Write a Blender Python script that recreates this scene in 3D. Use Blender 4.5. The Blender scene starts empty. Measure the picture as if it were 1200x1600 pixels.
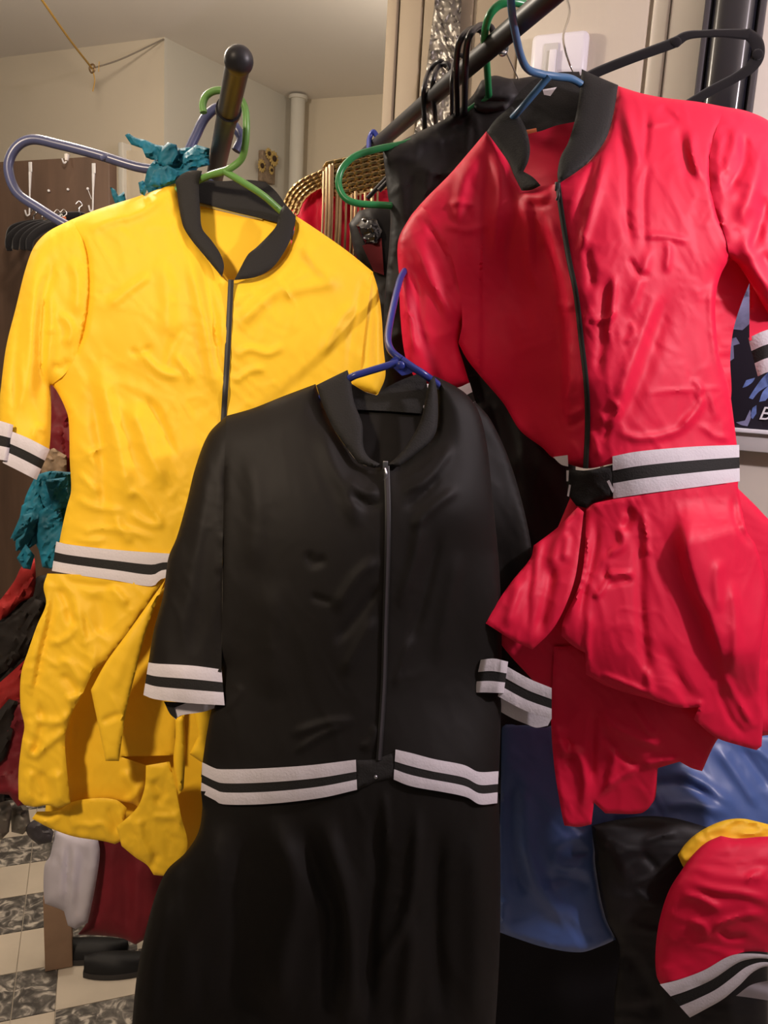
import bpy, math, random
import numpy as np
from mathutils import Vector
from mathutils.geometry import delaunay_2d_cdt
random.seed(7)
scn = bpy.context.scene
COL = scn.collection
# ---------------------------------------------------------------- camera
F = 1250.0
PITCH, ROLL = math.radians(11.0), math.radians(3.2)
CAM = np.array([0.0, 0.0, 1.45])
fw = np.array([0, math.cos(PITCH), -math.sin(PITCH)])
r0 = np.array([1.0, 0, 0]); u0 = np.array([0, math.sin(PITCH), math.cos(PITCH)])
rt = r0*math.cos(ROLL) + u0*math.sin(ROLL)
up = -r0*math.sin(ROLL) + u0*math.cos(ROLL)
cd = bpy.data.cameras.new('camera'); co = bpy.data.objects.new('camera', cd); COL.objects.link(co)
cd.sensor_fit = 'VERTICAL'; cd.sensor_height = 36.0; cd.sensor_width = 27.0; cd.lens = 36.0*F/1600.0
cd.clip_start = 0.02
from mathutils import Matrix
co.matrix_world = Matrix(((rt[0], up[0], -fw[0], CAM[0]), (rt[1], up[1], -fw[1], CAM[1]),
                          (rt[2], up[2], -fw[2], CAM[2]), (0, 0, 0, 1)))
scn.camera = co
# ---------------------------------------------------------------- world, lamps, exposure
w = bpy.data.worlds.new('world'); scn.world = w; w.use_nodes = True
bg = w.node_tree.nodes['Background']; bg.inputs[0].default_value = (1.0, 0.88, 0.76, 1); bg.inputs[1].default_value = 0.07
def spot(name, loc, target, energy, color, radius, angle, blend):
    l = bpy.data.lights.new(name, 'SPOT'); l.energy = energy; l.color = color; l.shadow_soft_size = radius
    l.spot_size = math.radians(angle); l.spot_blend = blend
    o = bpy.data.objects.new(name, l); COL.objects.link(o); o.location = loc
    o.rotation_euler = (Vector(target)-Vector(loc)).to_track_quat('-Z', 'Y').to_euler(); return o
def lamp(name, loc, energy, color, radius, target=None, size=None):
    l = bpy.data.lights.new(name, 'AREA' if size else 'POINT')
    l.energy = energy; l.color = color
    if size: l.shape = 'DISK'; l.size = size
    else: l.shadow_soft_size = radius
    o = bpy.data.objects.new(name, l); COL.objects.link(o); o.location = loc
    if target is not None:
        o.rotation_euler = (Vector(target)-Vector(loc)).to_track_quat('-Z', 'Y').to_euler()
    return o
lamp('key_lamp', (1.22, 0.76, 2.15), 58.0, (1.0, 0.87, 0.93), 0.045)
spot('room_lamp', (-1.0, -0.05, 2.3), (-0.70, 1.42, 1.26), 118.0, (1.0, 0.80, 0.60), 0.10, 56, 0.55)
lamp('ceiling_fill', (-0.75, 1.85, 2.28), 34, (1.0, 0.87, 0.72), 0.06)  # added fill light, no visible source; lifts the ceiling and far walls
lamp('left_wall_fill', (-1.7, 2.1, 2.3), 9, (1.0, 0.86, 0.68), 0.15)  # unseen fill added to brighten the left wall
lamp('middle_wall_fill', (0.16, 2.75, 2.25), 7, (1.0, 0.88, 0.74), 0.08)  # fill light added out of sight behind wall_right for the middle wall
vs = scn.view_settings
vs.view_transform = 'Standard'; vs.look = 'None'; vs.gamma = 1.0; vs.exposure = 0.0; vs.use_curve_mapping = False
# ---------------------------------------------------------------- helpers
def P(x, y, d):
    """points seen at pixel (x, y) of a 1200x1600 frame at depth d metres"""
    x = np.asarray(x, float); y = np.asarray(y, float); d = np.asarray(d, float)
    k = fw[None] + rt[None]*((x.reshape(-1, 1)-600)/F) + up[None]*((800-y.reshape(-1, 1))/F)
    return CAM[None] + k*d.reshape(-1, 1)
def P1(x, y, d): return P([x], [y], [d])[0]
def on_plane(x, y, p0, n):
    k = fw + rt*((x-600)/F) + up*((800-y)/F)
    return CAM + k*(np.dot(np.asarray(p0)-CAM, n)/np.dot(k, n))
class MB:
    def __init__(s): s.v = []; s.f = []; s.n = 0
    def add(s, v, f):
        v = np.asarray(v, float)
        s.v.append(v); s.f += [[i+s.n for i in q] for q in f]; s.n += len(v)
    def box(s, c, h, ax=None, bev=0.0):
        """box with centre c, half sizes h, axes ax; bevelled edges if bev"""
        ax = np.eye(3) if ax is None else np.asarray(ax, float)
        h = np.asarray(h, float); b = min(bev, min(h)*.9)
        if b <= 0:
            q = np.array([[i, j, k] for i in (-1, 1) for j in (-1, 1) for k in (-1, 1)])*h
            s.add(np.asarray(c)+q@ax, [(0, 1, 3, 2), (4, 6, 7, 5), (0, 4, 5, 1), (2, 3, 7, 6), (0, 2, 6, 4), (1, 5, 7, 3)])
            return
        import bmesh
        bm = bmesh.new(); bmesh.ops.create_cube(bm, size=2)
        for v in bm.verts: v.co = Vector((v.co.x*h[0], v.co.y*h[1], v.co.z*h[2]))
        bmesh.ops.bevel(bm, geom=bm.edges[:], offset=b, segments=3, profile=.5, affect='EDGES')
        bm.verts.index_update()
        s.add(np.asarray(c)+np.array([v.co[:] for v in bm.verts])@ax, [[v.index for v in f.verts] for f in bm.faces])
        bm.free()
    def tube(s, pts, r, seg=10, smooth=True, flat=None, cap=True):
        pts = cr3(pts) if smooth else np.asarray(pts, float)
        n = len(pts); T = np.gradient(pts, axis=0); T /= np.linalg.norm(T, axis=1)[:, None]+1e-12
        rr = np.interp(np.linspace(0, 1, n), np.linspace(0, 1, len(r)), r) if hasattr(r, '__len__') else np.full(n, r)
        N = np.cross(T[0], [0.31, 0.2, .93]); N /= np.linalg.norm(N)
        V = []
        for i in range(n):
            N = N-T[i]*np.dot(N, T[i]); N /= np.linalg.norm(N); B = np.cross(T[i], N)
            a = np.arange(seg)*2*math.pi/seg
            V.append(pts[i]+rr[i]*(np.cos(a)[:, None]*N+np.sin(a)[:, None]*B))
        V = np.concatenate(V)
        f = [(i*seg+j, i*seg+(j+1) % seg, (i+1)*seg+(j+1) % seg, (i+1)*seg+j) for i in range(n-1) for j in range(seg)]
        if cap: f += [list(range(seg))[::-1], [(n-1)*seg+j for j in range(seg)]]
        s.add(V, f)
    def ball(s, c, r, seg=16, rings=10, sc=(1, 1, 1), ax=None):
        V = []; f = []
        for i in range(rings+1):
            t = math.pi*i/rings
            for j in range(seg):
                a = 2*math.pi*j/seg
                V.append([math.sin(t)*math.cos(a)*sc[0], math.sin(t)*math.sin(a)*sc[1], math.cos(t)*sc[2]])
        V = np.array(V)*r
        if ax is not None: V = V@np.asarray(ax)
        for i in range(rings):
            for j in range(seg): f.append((i*seg+j, i*seg+(j+1) % seg, (i+1)*seg+(j+1) % seg, (i+1)*seg+j))
        s.add(np.asarray(c)+V, f)
    def grid(s, G, t=None):
        """G: (m, n, 3) grid of points; t: optional offset grid for a second skin"""
        m, n, _ = G.shape
        f = [(i*n+j, (i+1)*n+j, (i+1)*n+j+1, i*n+j+1) for i in range(m-1) for j in range(n-1)]
        if t is None: s.add(G.reshape(-1, 3), f); return
        k = m*n; f2 = [tuple(q+k for q in x[::-1]) for x in f]
        ring = [j for j in range(n)]+[i*n+n-1 for i in range(1, m)]+[(m-1)*n+j for j in range(n-2, -1, -1)]+[i*n for i in range(m-2, 0, -1)]
        f3 = [(ring[i], ring[(i+1) % len(ring)], ring[(i+1) % len(ring)]+k, ring[i]+k) for i in range(len(ring))]
        s.add(np.concatenate([G.reshape(-1, 3), t.reshape(-1, 3)]), f+f2+f3)
def cr3(pts, step=6):
    """smooth curve through points, 3-D"""
    p = np.asarray(pts, float)
    if len(p) < 3: return np.linspace(p[0], p[-1], 4)
    q = np.vstack([2*p[0]-p[1], p, 2*p[-1]-p[-2]]); out = []
    for i in range(1, len(q)-2):
        for t in np.linspace(0, 1, step, endpoint=False):
            a, b, c, d = q[i-1:i+3]
            out.append(.5*((2*b)+(c-a)*t+(2*a-5*b+4*c-d)*t*t+(3*b-a-3*c+d)*t**3))
    out.append(p[-1]); return np.array(out)
def poly_len(p): return np.concatenate([[0], np.cumsum(np.linalg.norm(np.diff(p, axis=0), axis=1))])
def resample(p, n, smooth=True):
    p = cr3(p, 8) if smooth and len(p) > 2 else np.asarray(p, float)
    L = poly_len(p); t = np.linspace(0, L[-1], n)
    return np.stack([np.interp(t, L, p[:, k]) for k in range(p.shape[1])], 1)
MESHROOT = {}
def build(name, mb, m, parent=None, sharp=50, smooth=True):
    V = np.concatenate(mb.v)
    base = parent.get('_o') if parent is not None else None
    org = np.array(base[:]) if base is not None else np.zeros(3)
    me = bpy.data.meshes.new(name); me.from_pydata((V-org).tolist(), [], mb.f); me.materials.append(m)
    if smooth:
        me.polygons.foreach_set('use_smooth', [True]*len(me.polygons))
        me.set_sharp_from_angle(angle=math.radians(sharp))
    me.update()
    o = bpy.data.objects.new(name, me); COL.objects.link(o)
    if parent is not None:
        o.parent = parent; o['_o'] = org.tolist()
    return o
def thing(name, label, cat, loc, group=None):
    o = bpy.data.objects.new(name, None); COL.objects.link(o); o.empty_display_size = .05
    o.location = loc; o['_o'] = [float(q) for q in loc]
    o['label'] = label; o['category'] = cat
    if group: o['group'] = group
    return o
def single(name, mb, m, label, cat, group=None, **k):
    """a top-level thing of one mesh, its origin at its lowest point"""
    V = np.concatenate(mb.v); c = V.mean(0); c[2] = V[:, 2].min()
    mb.v = [V-c]; o = build(name, mb, m, **k); o.location = c
    o['label'] = label; o['category'] = cat; o['_o'] = c.tolist()
    if group: o['group'] = group
    return o
def struct(name, mb, m, parent=None, **k):
    o = build(name, mb, m, parent, **k); 
    if parent is None: o['kind'] = 'structure'; o['_o'] = [0., 0., 0.]
    return o
# --- cloth ---------------------------------------------------------------
def outline(poly, step=5.0):
    """closed outline: smooth through shallow turns, sharp at strong ones. third entry 0 = the edge after it does not round off"""
    p = np.array([q[:2] for q in poly], float); fl = [q[2] if len(q) > 2 else 1 for q in poly]; n = len(p)
    sh = []
    for i in range(n):
        a = p[i]-p[i-1]; b = p[(i+1) % n]-p[i]
        c = np.dot(a, b)/(np.linalg.norm(a)*np.linalg.norm(b)+1e-9); sh.append(c < math.cos(math.radians(33)))
    out = []; of = []
    for i in range(n):
        j = (i+1) % n; b, c = p[i], p[j]
        L = np.linalg.norm(c-b)
        m0 = (c-b) if sh[i] else (c-p[i-1])*L/(np.linalg.norm(c-b)+np.linalg.norm(b-p[i-1]))
        m1 = (c-b) if sh[j] else (p[(j+1) % n]-b)*L/(np.linalg.norm(c-b)+np.linalg.norm(p[(j+1) % n]-c))
        k = max(1, int(round(L/step)))
        for t in np.arange(k)/k:
            h = (2*t**3-3*t*t+1)*b+(t**3-2*t*t+t)*m0+(-2*t**3+3*t*t)*c+(t**3-t*t)*m1
            out.append(h); of.append(fl[i])
    return np.array(out), np.array(of)
def seg_dist(X, A, B):
    """distance of points X to the nearest of segments A-B; also signed side and parameter of the nearest"""
    best = np.full(len(X), 1e9); idx = np.zeros(len(X), int); par = np.zeros(len(X)); sd = np.zeros(len(X))
    for k in range(len(A)):
        ab = B[k]-A[k]; l2 = ab@ab+1e-9
        t = np.clip(((X-A[k])@ab)/l2, 0, 1); q = X-A[k]-t[:, None]*ab
        d = np.hypot(q[:, 0], q[:, 1]); m = d < best
        best[m] = d[m]; idx[m] = k; par[m] = t[m]
        sd[m] = np.sign((ab[0]*(X[m, 1]-A[k][1])-ab[1]*(X[m, 0]-A[k][0])))
    return best, idx, par, sd
def folds_at(X, folds):
    """sum of folds in mm towards the viewer: (points, width px, height mm[, kind]); g round, r sharp ridge, s step (right of travel raised)"""
    z = np.zeros(len(X))
    for fo in folds:
        p = cr3(fo[0], 6) if len(fo[0]) > 2 else np.asarray(fo[0], float)
        kind = fo[3] if len(fo) > 3 else 'g'; wd = max(fo[1], 4.6) if kind == 'g' else fo[1]; h = fo[2]
        if kind == 'g': h = max(-.85*wd, min(.85*wd, h))
        lo = p.min(0)-wd*6; hi = p.max(0)+wd*6
        m = np.all((X > lo) & (X < hi), 1)
        if not m.any(): continue
        d, i, t, sd = seg_dist(X[m], p[:-1], p[1:])
        L = poly_len(p); u = (L[i]+t*(L[i+1]-L[i]))/L[-1]
        tp = np.clip(np.minimum(u, 1-u)*4, 0, 1); tp = tp*tp*(3-2*tp)
        if kind == 'g': v = h*np.exp(-(d/wd)**2)*tp
        elif kind == 'r': v = h*np.exp(-d/wd)*tp
        else:
            ss = d*sd; v = h*(.5+.5*np.tanh(ss/wd*1.5))*np.exp(-np.clip(ss, 0, None)/(wd*5))*np.exp(-np.clip(-ss, 0, None)/(wd*2))*tp
        z[m] += v
    return z
def _hash(i, j, s): 
    q = np.sin(i*127.1+j*311.7+s*74.7)*43758.5453
    return q-np.floor(q)
def vnoise(x, y, s=0):
    i = np.floor(x); j = np.floor(y); u = x-i; v = y-j
    u = u*u*u*(u*(u*6-15)+10); v = v*v*v*(v*(v*6-15)+10)
    return ((_hash(i, j, s)*(1-u)+_hash(i+1, j, s)*u)*(1-v)+(_hash(i, j+1, s)*(1-u)+_hash(i+1, j+1, s)*u)*v)*2-1
def wrinkle(X, amp, scale, ang=0.0, stretch=2.2, seed=0):
    """crumpled satin: ridged warped noise elongated along angle ang"""
    if amp == 0: return np.zeros(len(X))
    c, s = math.cos(ang), math.sin(ang)
    a = (X[:, 0]*c+X[:, 1]*s)/(scale*stretch); b = (-X[:, 0]*s+X[:, 1]*c)/scale
    wx = vnoise(a*.7+3, b*.7, seed+1)*.9; wy = vnoise(a*.7, b*.7+9, seed+2)*.9
    n1 = 1-np.abs(vnoise(a+wx, b+wy, seed+3)); n2 = vnoise(a*2+wy, b*2+wx, seed+4)
    n3 = 1-np.abs(vnoise(a*2.3+wy*2, b*2.3, seed+5))
    n4 = 1-np.abs(vnoise(a*1.3+wx*1.5+7, b*.8+wy*1.5, seed+6)); n5 = 1-np.abs(vnoise(a*.8-b*.6+wx+2, b*1.5+a*.5+wy, seed+7))
    return amp*(n1*n1-.5+.30*n2+.25*(n3*n3-.5)+.75*n4**7+.65*n5**8)
def tps(ctrl):
    """thin-plate surface through (x, y, mm towards viewer)"""
    c = np.array(ctrl, float); X = c[:, :2]/100.0; n = len(X)
    def U(r): return np.where(r > 1e-9, r*r*np.log(r+1e-12), 0)
    K = U(np.linalg.norm(X[:, None]-X[None], axis=2))+np.eye(n)*1e-3
    Q = np.hstack([np.ones((n, 1)), X]); A = np.block([[K, Q], [Q.T, np.zeros((3, 3))]])
    W = np.linalg.solve(A, np.concatenate([c[:, 2], np.zeros(3)]))
    def ev(x, y):
        Z = np.stack([np.asarray(x, float), np.asarray(y, float)], 1)/100.0
        return U(np.linalg.norm(Z[:, None]-X[None], axis=2))@W[:n]+W[n]+Z@W[n+1:]
    return ev
def base(d0, ctrl=None):
    if not ctrl: return lambda x, y: np.full(len(np.atleast_1d(x)), d0)
    e = tps(ctrl); return lambda x, y: d0-e(np.atleast_1d(x), np.atleast_1d(y))/1000.0
def disc(t): t = np.clip(t, 0, 1); return np.sqrt(np.clip(1-(1-t)**2, 0, 1))
def sheet(mb, poly, D, bulge=0, bw=40, back=2.5, folds=(), amp=0, scale=40, ang=0, stretch=2.2, seed=0, step=5.0, off=0.0, backw=30):
    """a piece of cloth with the given outline; D(x, y) its depth, bulge mm of rounding within bw px of its free edges, back mm thick"""
    B, fl = outline(poly, step); n = len(B); nx = np.roll(B, -1, 0)
    lo = B.min(0); hi = B.max(0); h = step*.87
    ys = np.arange(lo[1], hi[1]+h, h); pts = []
    for k, yy in enumerate(ys):
        xs = np.arange(lo[0]+(k % 2)*step/2, hi[0]+step, step); pts.append(np.stack([xs, np.full_like(xs, yy)], 1))
    G = np.concatenate(pts)
    inside = np.zeros(len(G), bool)
    for k in range(n):
        a, b = B[k], nx[k]
        if a[1] == b[1]: continue
        c = ((a[1] > G[:, 1]) != (b[1] > G[:, 1])) & (G[:, 0] < (b[0]-a[0])*(G[:, 1]-a[1])/(b[1]-a[1])+a[0]); inside ^= c
    G = G[inside]
    if len(G):
        dd = seg_dist(G, B, nx)[0]; G = G[dd > step*.55]
    A = np.concatenate([B, G]) if len(G) else B
    vo, _, fo, _, _, _ = delaunay_2d_cdt([Vector(q) for q in A], [(k, (k+1) % n) for k in range(n)], [], 0, 1e-4, False)
    X = np.array([v[:] for v in vo]); fo = np.array([list(q) for q in fo])
    cen = X[fo].mean(1); ins_ = np.zeros(len(cen), bool)
    for k in range(n):
        a, b = B[k], nx[k]
        if a[1] == b[1]: continue
        ins_ ^= ((a[1] > cen[:, 1]) != (b[1] > cen[:, 1])) & (cen[:, 0] < (b[0]-a[0])*(cen[:, 1]-a[1])/(b[1]-a[1])+a[0])
    fo = fo[ins_]; a_, b_, c_ = X[fo[:, 0]], X[fo[:, 1]], X[fo[:, 2]]
    ar = (b_[:, 0]-a_[:, 0])*(c_[:, 1]-a_[:, 1])-(b_[:, 1]-a_[:, 1])*(c_[:, 0]-a_[:, 0])
    fo = [q if s > 0 else q[::-1] for q, s in zip(fo.tolist(), ar)]
    dAll = seg_dist(X, B, nx)[0]
    if bulge and fl.any(): db = seg_dist(X, B[fl == 1], nx[fl == 1])[0]; bl = bulge*(disc(db/bw)-1)
    else: bl = np.zeros(len(X))
    z = bl+folds_at(X, folds)+wrinkle(X, amp, scale, ang, stretch, seed)+off
    d = D(X[:, 0], X[:, 1])-z/1000.0
    Vf = P(X[:, 0], X[:, 1], d)
    tb = .0012+back/1000.0*disc(dAll/backw) if back > 6 else back/1000.0
    Vb = P(X[:, 0], X[:, 1], d+tb)
    k = len(X)
    f2 = [[i+k for i in q[::-1]] for q in fo]
    cnt = {}
    for q in fo:
        for a, b in zip(q, q[1:]+q[:1]):
            cnt[(a, b)] = 1
    rim = [(a, b) for (a, b) in cnt if (b, a) not in cnt]
    f3 = [[b, a, a+k, b+k] for a, b in rim]
    mb.add(np.concatenate([Vf, Vb]), fo+f2+f3)
def band(mb, top, bot, D, lo=0.0, hi=1.0, off=0.0, th=2.5, n=40, m=4, wrap=(0, 0), amp=0.0, seed=0, smooth=True):
    """strip between two edge lines, from fraction lo to hi; wrap mm of falling back at its left and right ends"""
    T = resample(top, n, smooth); Bt = resample(bot, n, smooth); u = np.linspace(0, 1, n)
    wl = wrap[0]*np.clip(1-u/.25, 0, 1)**2+wrap[1]*np.clip(1-(1-u)/.25, 0, 1)**2
    G = []; H = []
    for v in np.linspace(lo, hi, m):
        q = T*(1-v)+Bt*v
        z = off-wl+wrinkle(q, amp, 30, 1.5, 1.5, seed)-(abs((v-lo)/(hi-lo)-.5)*2)**3*.6
        d = D(q[:, 0], q[:, 1])-z/1000
        G.append(P(q[:, 0], q[:, 1], d)); H.append(P(q[:, 0], q[:, 1], d+th/1000))
    mb.grid(np.array(G), np.array(H))
def striped(parent, name, top, bot, D, mats, fr=(.37, .64), off=0, wrap=(0, 0), amp=.6, th=3.5, seed=0, ends=True):
    """a rib band: the dark core is the part, its two white stripes are sub-parts"""
    mb = MB(); band(mb, top, bot, D, 0.02, .98, off, th, wrap=wrap, amp=amp, seed=seed)
    core = build(name, mb, mats[0], parent)
    for a, b in ((0, fr[0]), (fr[1], 1)):
        s = MB(); band(s, top, bot, D, a, b, off+1.3, th+1.0, wrap=wrap, amp=amp, seed=seed)
        o = build('white_stripe', s, mats[1], core); o['label'] = 'white stripe of the striped rib band'
    return core
# ---------------------------------------------------------------- materials
def nodes(name):
    m = bpy.data.materials.new(name); m.use_nodes = True
    return m, m.node_tree, m.node_tree.nodes['Principled BSDF']
def mat(name, col, rough=.5, spec=.5, metal=0.0, bump=0.0, bscale=60.0, var=0.0, vscale=8.0, sheen=0.0, coat=0.0, detail=3.0, stretch=None, trans=0.0):
    m, t, b = nodes(name)
    b.inputs['Base Color'].default_value = (*col, 1); b.inputs['Roughness'].default_value = rough
    b.inputs['Specular IOR Level'].default_value = spec; b.inputs['Metallic'].default_value = metal
    b.inputs['Sheen Weight'].default_value = sheen; b.inputs['Sheen Roughness'].default_value = .4; b.inputs['Coat Weight'].default_value = coat
    b.inputs['Transmission Weight'].default_value = trans
    tc = t.nodes.new('ShaderNodeTexCoord'); src = tc.outputs['Object']
    if stretch:
        mp = t.nodes.new('ShaderNodeMapping'); mp.inputs['Scale'].default_value = stretch; t.links.new(src, mp.inputs[0]); src = mp.outputs[0]
    if bump:
        nz = t.nodes.new('ShaderNodeTexNoise'); nz.inputs['Scale'].default_value = bscale; nz.inputs['Detail'].default_value = detail
        t.links.new(src, nz.inputs['Vector'])
        bp = t.nodes.new('ShaderNodeBump'); bp.inputs['Strength'].default_value = bump; bp.inputs['Distance'].default_value = .004
        t.links.new(nz.outputs[0], bp.inputs['Height']); t.links.new(bp.outputs[0], b.inputs['Normal'])
    if var:
        n2 = t.nodes.new('ShaderNodeTexNoise'); n2.inputs['Scale'].default_value = vscale; n2.inputs['Detail'].default_value = 4
        t.links.new(src, n2.inputs['Vector'])
        rp = t.nodes.new('ShaderNodeValToRGB')
        rp.color_ramp.elements[0].position = .3; rp.color_ramp.elements[1].position = .7
        rp.color_ramp.elements[0].color = (*[c*(1-var) for c in col], 1); rp.color_ramp.elements[1].color = (*[min(1, c*(1+var)) for c in col], 1)
        t.links.new(n2.outputs[0], rp.inputs[0]); t.links.new(rp.outputs[0], b.inputs['Base Color'])
    return m
M = {
 'yellow': mat('yellow_satin', (.93, .57, .028), .55, .22, bump=.025, bscale=60),
 'red': mat('red_satin', (.74, .010, .052), .52, .22, bump=.025, bscale=60),
 'black': mat('black_satin', (.0108, .0092, .0080), .58, .17, bump=.025, bscale=60),
 'blackb': mat('black_satin_rack', (.013, .0115, .012), .55, .28, bump=.03, bscale=40),
 'rib': mat('black_rib_knit', (.016, .015, .014), .75, .3, bump=.2, bscale=400),
 'white': mat('white_rib_knit', (.66, .62, .66), .75, .3, bump=.15, bscale=300),
 'zip': mat('zip_black', (.014, .013, .013), .5, .4),
 'metal': mat('zip_metal', (.5, .5, .55), .3, .5, 1.0),
 'blue': mat('blue_satin', (.075, .135, .36), .40, .5, bump=.02, bscale=40),
 'hgreen': mat('green_plastic', (.02, .22, .07), .3, .5),
 'hlime': mat('light_green_plastic', (.13, .30, .07), .35, .5),
 'hblue': mat('blue_plastic', (.025, .04, .24), .28, .5),
 'hgrey': mat('grey_blue_plastic', (.07, .08, .17), .3, .5),
 'hsteel': mat('steel_blue_plastic', (.045, .13, .26), .35, .5),
 'hblack': mat('black_plastic', (.012, .011, .014), .35, .5),
 'velvet': mat('black_velvet', (.012, .011, .012), .9, .1, sheen=.3),
 'rack': mat('grey_rack_tube', (.024, .0235, .026), .42, .4),
 'chrome': mat('chrome', (.75, .75, .75), .15, .5, 1.0),
 'gold': mat('gold_chain', (.62, .46, .22), .3, .5, 1.0),
 'brass': mat('brass_strand', (.42, .29, .16), .4, .5, 1.0),
 'wallL': mat('cream_wall_paint', (.60, .52, .40), .8, .2, bump=.06, bscale=40),
 'wallB': mat('white_wall_paint', (.60, .57, .50), .75, .25, bump=.04, bscale=40),
 'ceil': mat('ceiling_paint', (.76, .71, .65), .85, .2, bump=.05, bscale=30),
 'tan': mat('tan_trim_paint', (.27, .215, .15), .6, .3),
 'cream': mat('cream_door_paint', (.54, .475, .39), .45, .5, bump=.55, bscale=38, detail=2, stretch=(1, 1, .45)),
 'creamflat': mat('cream_wall_right', (.72, .66, .57), .6, .35, bump=.05, bscale=30),
 'gwall': mat('grey_white_paint', (.55, .53, .52), .6, .3),
 'plastic': mat('white_plastic', (.74, .71, .76), .35, .5),
 'gloss': mat('black_gloss', (.010, .010, .014), .22, .8),
 'dgrey': mat('dark_grey_plastic', (.045, .04, .045), .5, .4),
 'brown': mat('brown_door_wood', (.115, .068, .045), .55, .4, bump=.08, bscale=14, var=.22, vscale=5, stretch=(3, 3, .4)),
 'teal': mat('teal_organza', (.011, .135, .21), .6, .25, bump=.2, bscale=60, var=.4, vscale=18),
 'dred': mat('dark_red_cloth', (.16, .010, .018), .6, .3, bump=.15, bscale=30, var=.3, vscale=7),
 'tulle': mat('red_tulle', (.26, .016, .016), .7, .2, bump=.3, bscale=40, var=.4, vscale=12),
 'btulle': mat('black_tulle', (.016, .013, .012), .7, .2, bump=.3, bscale=40),
 'wcloth': mat('white_lilac_cloth', (.50, .47, .53), .8, .2, bump=.1, bscale=30),
 'card': mat('tan_cardboard', (.30, .195, .13), .7, .2, var=.1, vscale=20),
 'foil': mat('silver_foil', (.20, .18, .155), .42, .5, .7),
 'string': mat('gold_string', (.45, .26, .05), .6, .3),
 'wire': mat('grey_wire', (.20, .17, .13), .5, .4),
 'clear': mat('clear_white_plastic', (.72, .70, .70), .2, .6),
 'poster': mat('poster_navy', (.016, .014, .024), .45, .4),
 'art1': mat('poster_lilac', (.20, .20, .34), .5, .3, var=.3, vscale=30),
 'art2': mat('poster_blue', (.13, .20, .48), .5, .3, var=.4, vscale=40),
 'paper': mat('white_print', (.8, .8, .85), .5, .3),
 'flower': mat('sunflower_petal', (.52, .37, .13), .7, .2),
 'fcenter': mat('sunflower_centre', (.05, .03, .02), .8, .2),
 'plaque': mat('plaque_wood', (.26, .19, .13), .7, .2, var=.3, vscale=60),
 'seam': mat('yellow_seam', (.40, .30, .08), .7, .2),
 'orange': mat('orange_tag', (.5, .12, .04), .6, .3),
 'shoe': mat('dark_shoe', (.009, .009, .010), .6, .3),
 'tileL': mat('light_vinyl', (.50, .44, .36), .42, .4, var=.10, vscale=6),
 'tableb': mat('black_table_cloth', (.008, .007, .009), .8, .2),
}
def marble():
    m, t, b = nodes('marble_vinyl'); b.inputs['Roughness'].default_value = .4
    tc = t.nodes.new('ShaderNodeTexCoord')
    n1 = t.nodes.new('ShaderNodeTexNoise'); n1.inputs['Scale'].default_value = 26; n1.inputs['Detail'].default_value = 5; n1.inputs['Distortion'].default_value = 1.8
    t.links.new(tc.outputs['Object'], n1.inputs['Vector'])
    rp = t.nodes.new('ShaderNodeValToRGB'); e = rp.color_ramp.elements
    e[0].position = .40; e[0].color = (.06, .056, .052, 1); e[1].position = .66; e[1].color = (.50, .46, .40, 1)
    q = rp.color_ramp.elements.new(.53); q.color = (.15, .138, .125, 1)
    t.links.new(n1.outputs[0], rp.inputs[0]); t.links.new(rp.outputs[0], b.inputs['Base Color'])
    return m
M['marble'] = marble()

def aniso(m):
    t = m.node_tree; b = t.nodes['Principled BSDF']; tg = t.nodes.new('ShaderNodeTangent'); tg.direction_type = 'RADIAL'; tg.axis = 'Z'
    t.links.new(tg.outputs[0], b.inputs['Tangent']); b.inputs['Anisotropic'].default_value = .95; b.inputs['Anisotropic Rotation'].default_value = .25
M['towergloss'] = mat('black_gloss_tower', (.010, .010, .014), .20, .9); aniso(M['towergloss'])
# ================================================================ the room
def floor():
    a = math.radians(20.0); e1 = np.array([math.cos(a), math.sin(a)]); e2 = np.array([-math.sin(a), math.cos(a)])
    mb = MB(); mb.box((0, 1.6, -.012), (3.0, 3.4, .008)); fl = struct('floor', mb, M['tileL'], smooth=False)
    s0, t0, ws, wt = -.104, 1.645, .18, .141
    def tile(sa, sb, t, m):
        g = .0012; mb = MB(); c = e1*(sa+sb)/2+e2*(t+wt/2)
        mb.box((c[0], c[1], -.0035), ((sb-sa)/2-g, wt/2-g, .0035), [[*e1, 0], [*e2, 0], [0, 0, 1]])
        build('floor_tile', mb, m, fl, smooth=False)
    for k in range(-3, 7):
        for i in range(-7, 5):
            m = M['marble'] if (i+k) % 2 else M['tileL']
            sa, sb = s0+i*ws, s0+(i+1)*ws; t = t0+k*wt
            if i == -1: tile(sa, sa+ws/2, t, m); tile(sa+ws/2, sb, t, m)
            else: tile(sa, sb, t, m)
floor()
K1, K2, K3 = np.array([-.94, 3.34]), np.array([-.53, 4.07]), np.array([.30, 3.77])
def wall(name, a, b, m, z1=2.75, th=.06):
    a = np.array(a); b = np.array(b); e = (b-a)/np.linalg.norm(b-a); n = np.array([e[1], -e[0]])
    c = (a+b)/2-n*th; mb = MB(); mb.box((c[0], c[1], z1/2), (np.linalg.norm(b-a)/2, th, z1/2), [[*e, 0], [*n, 0], [0, 0, 1]])
    return struct(name, mb, m, smooth=False)
wall('wall_left', (-2.9, 4.17), K1, M['wallL'])
wall('wall_middle', K1, K2, M['wallB'])
wall('wall_back', K2, K3, M['wallL'])
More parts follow.
